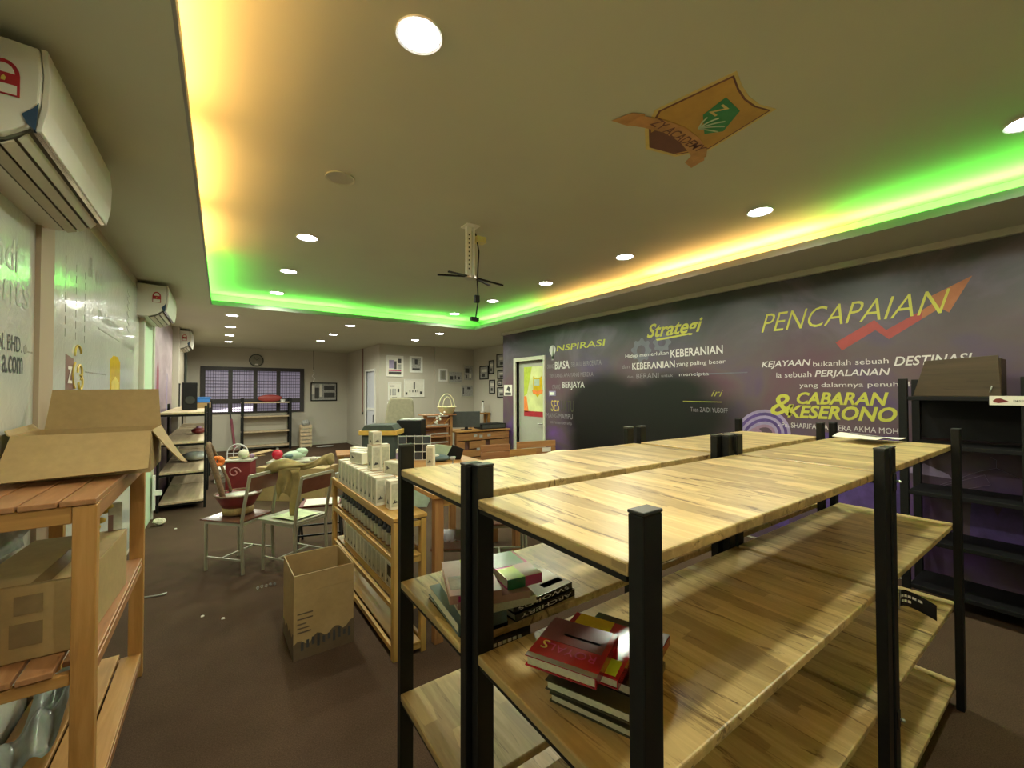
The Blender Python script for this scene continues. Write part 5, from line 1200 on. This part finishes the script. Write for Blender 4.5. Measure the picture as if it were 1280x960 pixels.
for z in (.96, .88, .80): MB().lathe([(.035, 0), (.035, .01)], (.06, -.02, z+.02), 10).build('ornament', 'mural_skin', t)
t = thing('ornament_bunch', 'white flower bunch lying on the stepped pallet shelf', 'flowers', (3.17, 6.80, 1.0)); 
for k in range(9): MB().ball((.04*math.cos(k*2.2)+.02*k-.08, -.03*math.sin(k), .02+.025*k), .022, 8).build('blossom', 'paper', t, smooth=True)
t = thing('handled_basket', 'cream woven basket with twin hoop handles on the pallet shelf', 'basket', (3.42, 7.0, 1.181))
MB().lathe([(.11, 0), (.165, .12), (.175, .13), (.165, .13), (.11, .02)], n=20).build('bowl', 'cream_basket', t, smooth=True)
MB().tube([(.16*math.cos(k*math.pi/14), 0, .12+.25*math.sin(k*math.pi/14)) for k in range(15)], .007, 6).build('handle', 'cream_basket', t); MB().tube([(.05+.09*math.cos(k*math.pi/14), .08, .12+.19*math.sin(k*math.pi/14)) for k in range(15)], .006, 6).build('handle', 'cream_basket', t)
MB().tube([(.172*math.cos(k*math.pi/12), .172*math.sin(k*math.pi/12), .13) for k in range(24)], .009, 6, True).build('rim', 'cream_basket', t)
t = thing('computer_monitor', 'dark computer monitor seen from behind on the pallet counter', 'monitor', (3.82, 6.98, .863), R(-22))
MB().box(-.26, .26, -.02, .02, .05, .35).build('screen_back', 'dark_grey', t, bevel=.006); MB().box(-.03, .03, -.03, .03, .0, .06).build('neck', 'black', t); MB().box(-.1, .1, -.07, .07, 0, .012).build('foot', 'black', t)
MB().prism([(.02*math.cos(k), .04+.02*math.sin(k)) for k in range(6)], frame((0, -.0205, 0), (1, 0, 0), (0, 0, 1)), .002).build('badge', 'black', t)
t = thing('cash_drawer', 'flat black cash drawer on the right of the pallet counter', 'cash drawer', (4.36, 7.0, .863)); MB().box(-.28, .28, -.15, .15, 0, .10).build('body', 'black', t, bevel=.005); MB().box(-.26, .26, -.155, -.150, .015, .085).build('drawer_front', 'dark_grey', t)
t = thing('corner_stool', 'orange wooden stool by the deep side wall', 'stool', (5.55, 9.55, 0))
MB().box(-.2, .32, -.15, .15, .99, 1.03).build('seat', 'pine_x', t)
for sx in (-.17, .27): MB().box(sx, sx+.05, -.12, -.07, 0, .99).build('leg', 'pine_z', t); MB().box(sx, sx+.05, .07, .12, 0, .99).build('leg', 'pine_z', t)
t = thing('white_figurine', 'slender white figurine with dark spots on the corner stool', 'figurine', (5.70, 9.5, 1.031)); MB().lathe([(.06, 0), (.035, .05), (.04, .15), (.02, .22), (.035, .27), (.0, .31)][:5], n=14).build('body', 'white', t, smooth=True); MB().ball((0, 0, .28), .035, 10).build('head', 'ink', t)
# plank benches before the mural door
for lab, loc, rz, w, h in (('reddish pallet plank bench left of the mural door jamb', (3.18, 4.95, 0), -12, .44, .84), ('yellow orange pallet plank bench with white stickers before the mural', (3.72, 4.70, 0), -12, .62, .88), ('lower yellow plank bench end overlapping the other pallet bench', (3.42, 4.62, 0), -12, .40, .80)):
    t = thing('pallet_bench', lab, 'bench', loc, R(rz)); mt_ = 'brown_x' if 'reddish' in lab else ('pine_x' if 'lower' in lab else 'pallet_x')
    for k in range(4): plank('slat', mt_, t, -w/2, w/2, 0, .02, h-.10*(k+1)+.008, h-.10*k)
    for x in (-w/2+.02, w/2-.07): plank('upright', 'pallet_z', t, x, x+.05, .022, .06, 0, h-.01)
    if 'reddish' not in lab: MB().box(w/2-.22, w/2-.08, -.003, -.0005, h-.16, h-.10).build('sticker', 'paper', t)
for k in range(3): pass
t = thing('yellow_cushion', 'pale yellow cushion edge showing behind the oak board before the mural', 'cushion', (3.85, 4.35, 0)); MB().box(-.2, .3, -.15, .15, 0, .70).build('pouffe_body', 'card_in', t, bevel=.02); MB().ball((.05, 0, .72), (.28, .18, .05), 16).build('cushion', 'cream_basket', t, smooth=True)

# ================================================================== groups for repeats share their group phrase; end
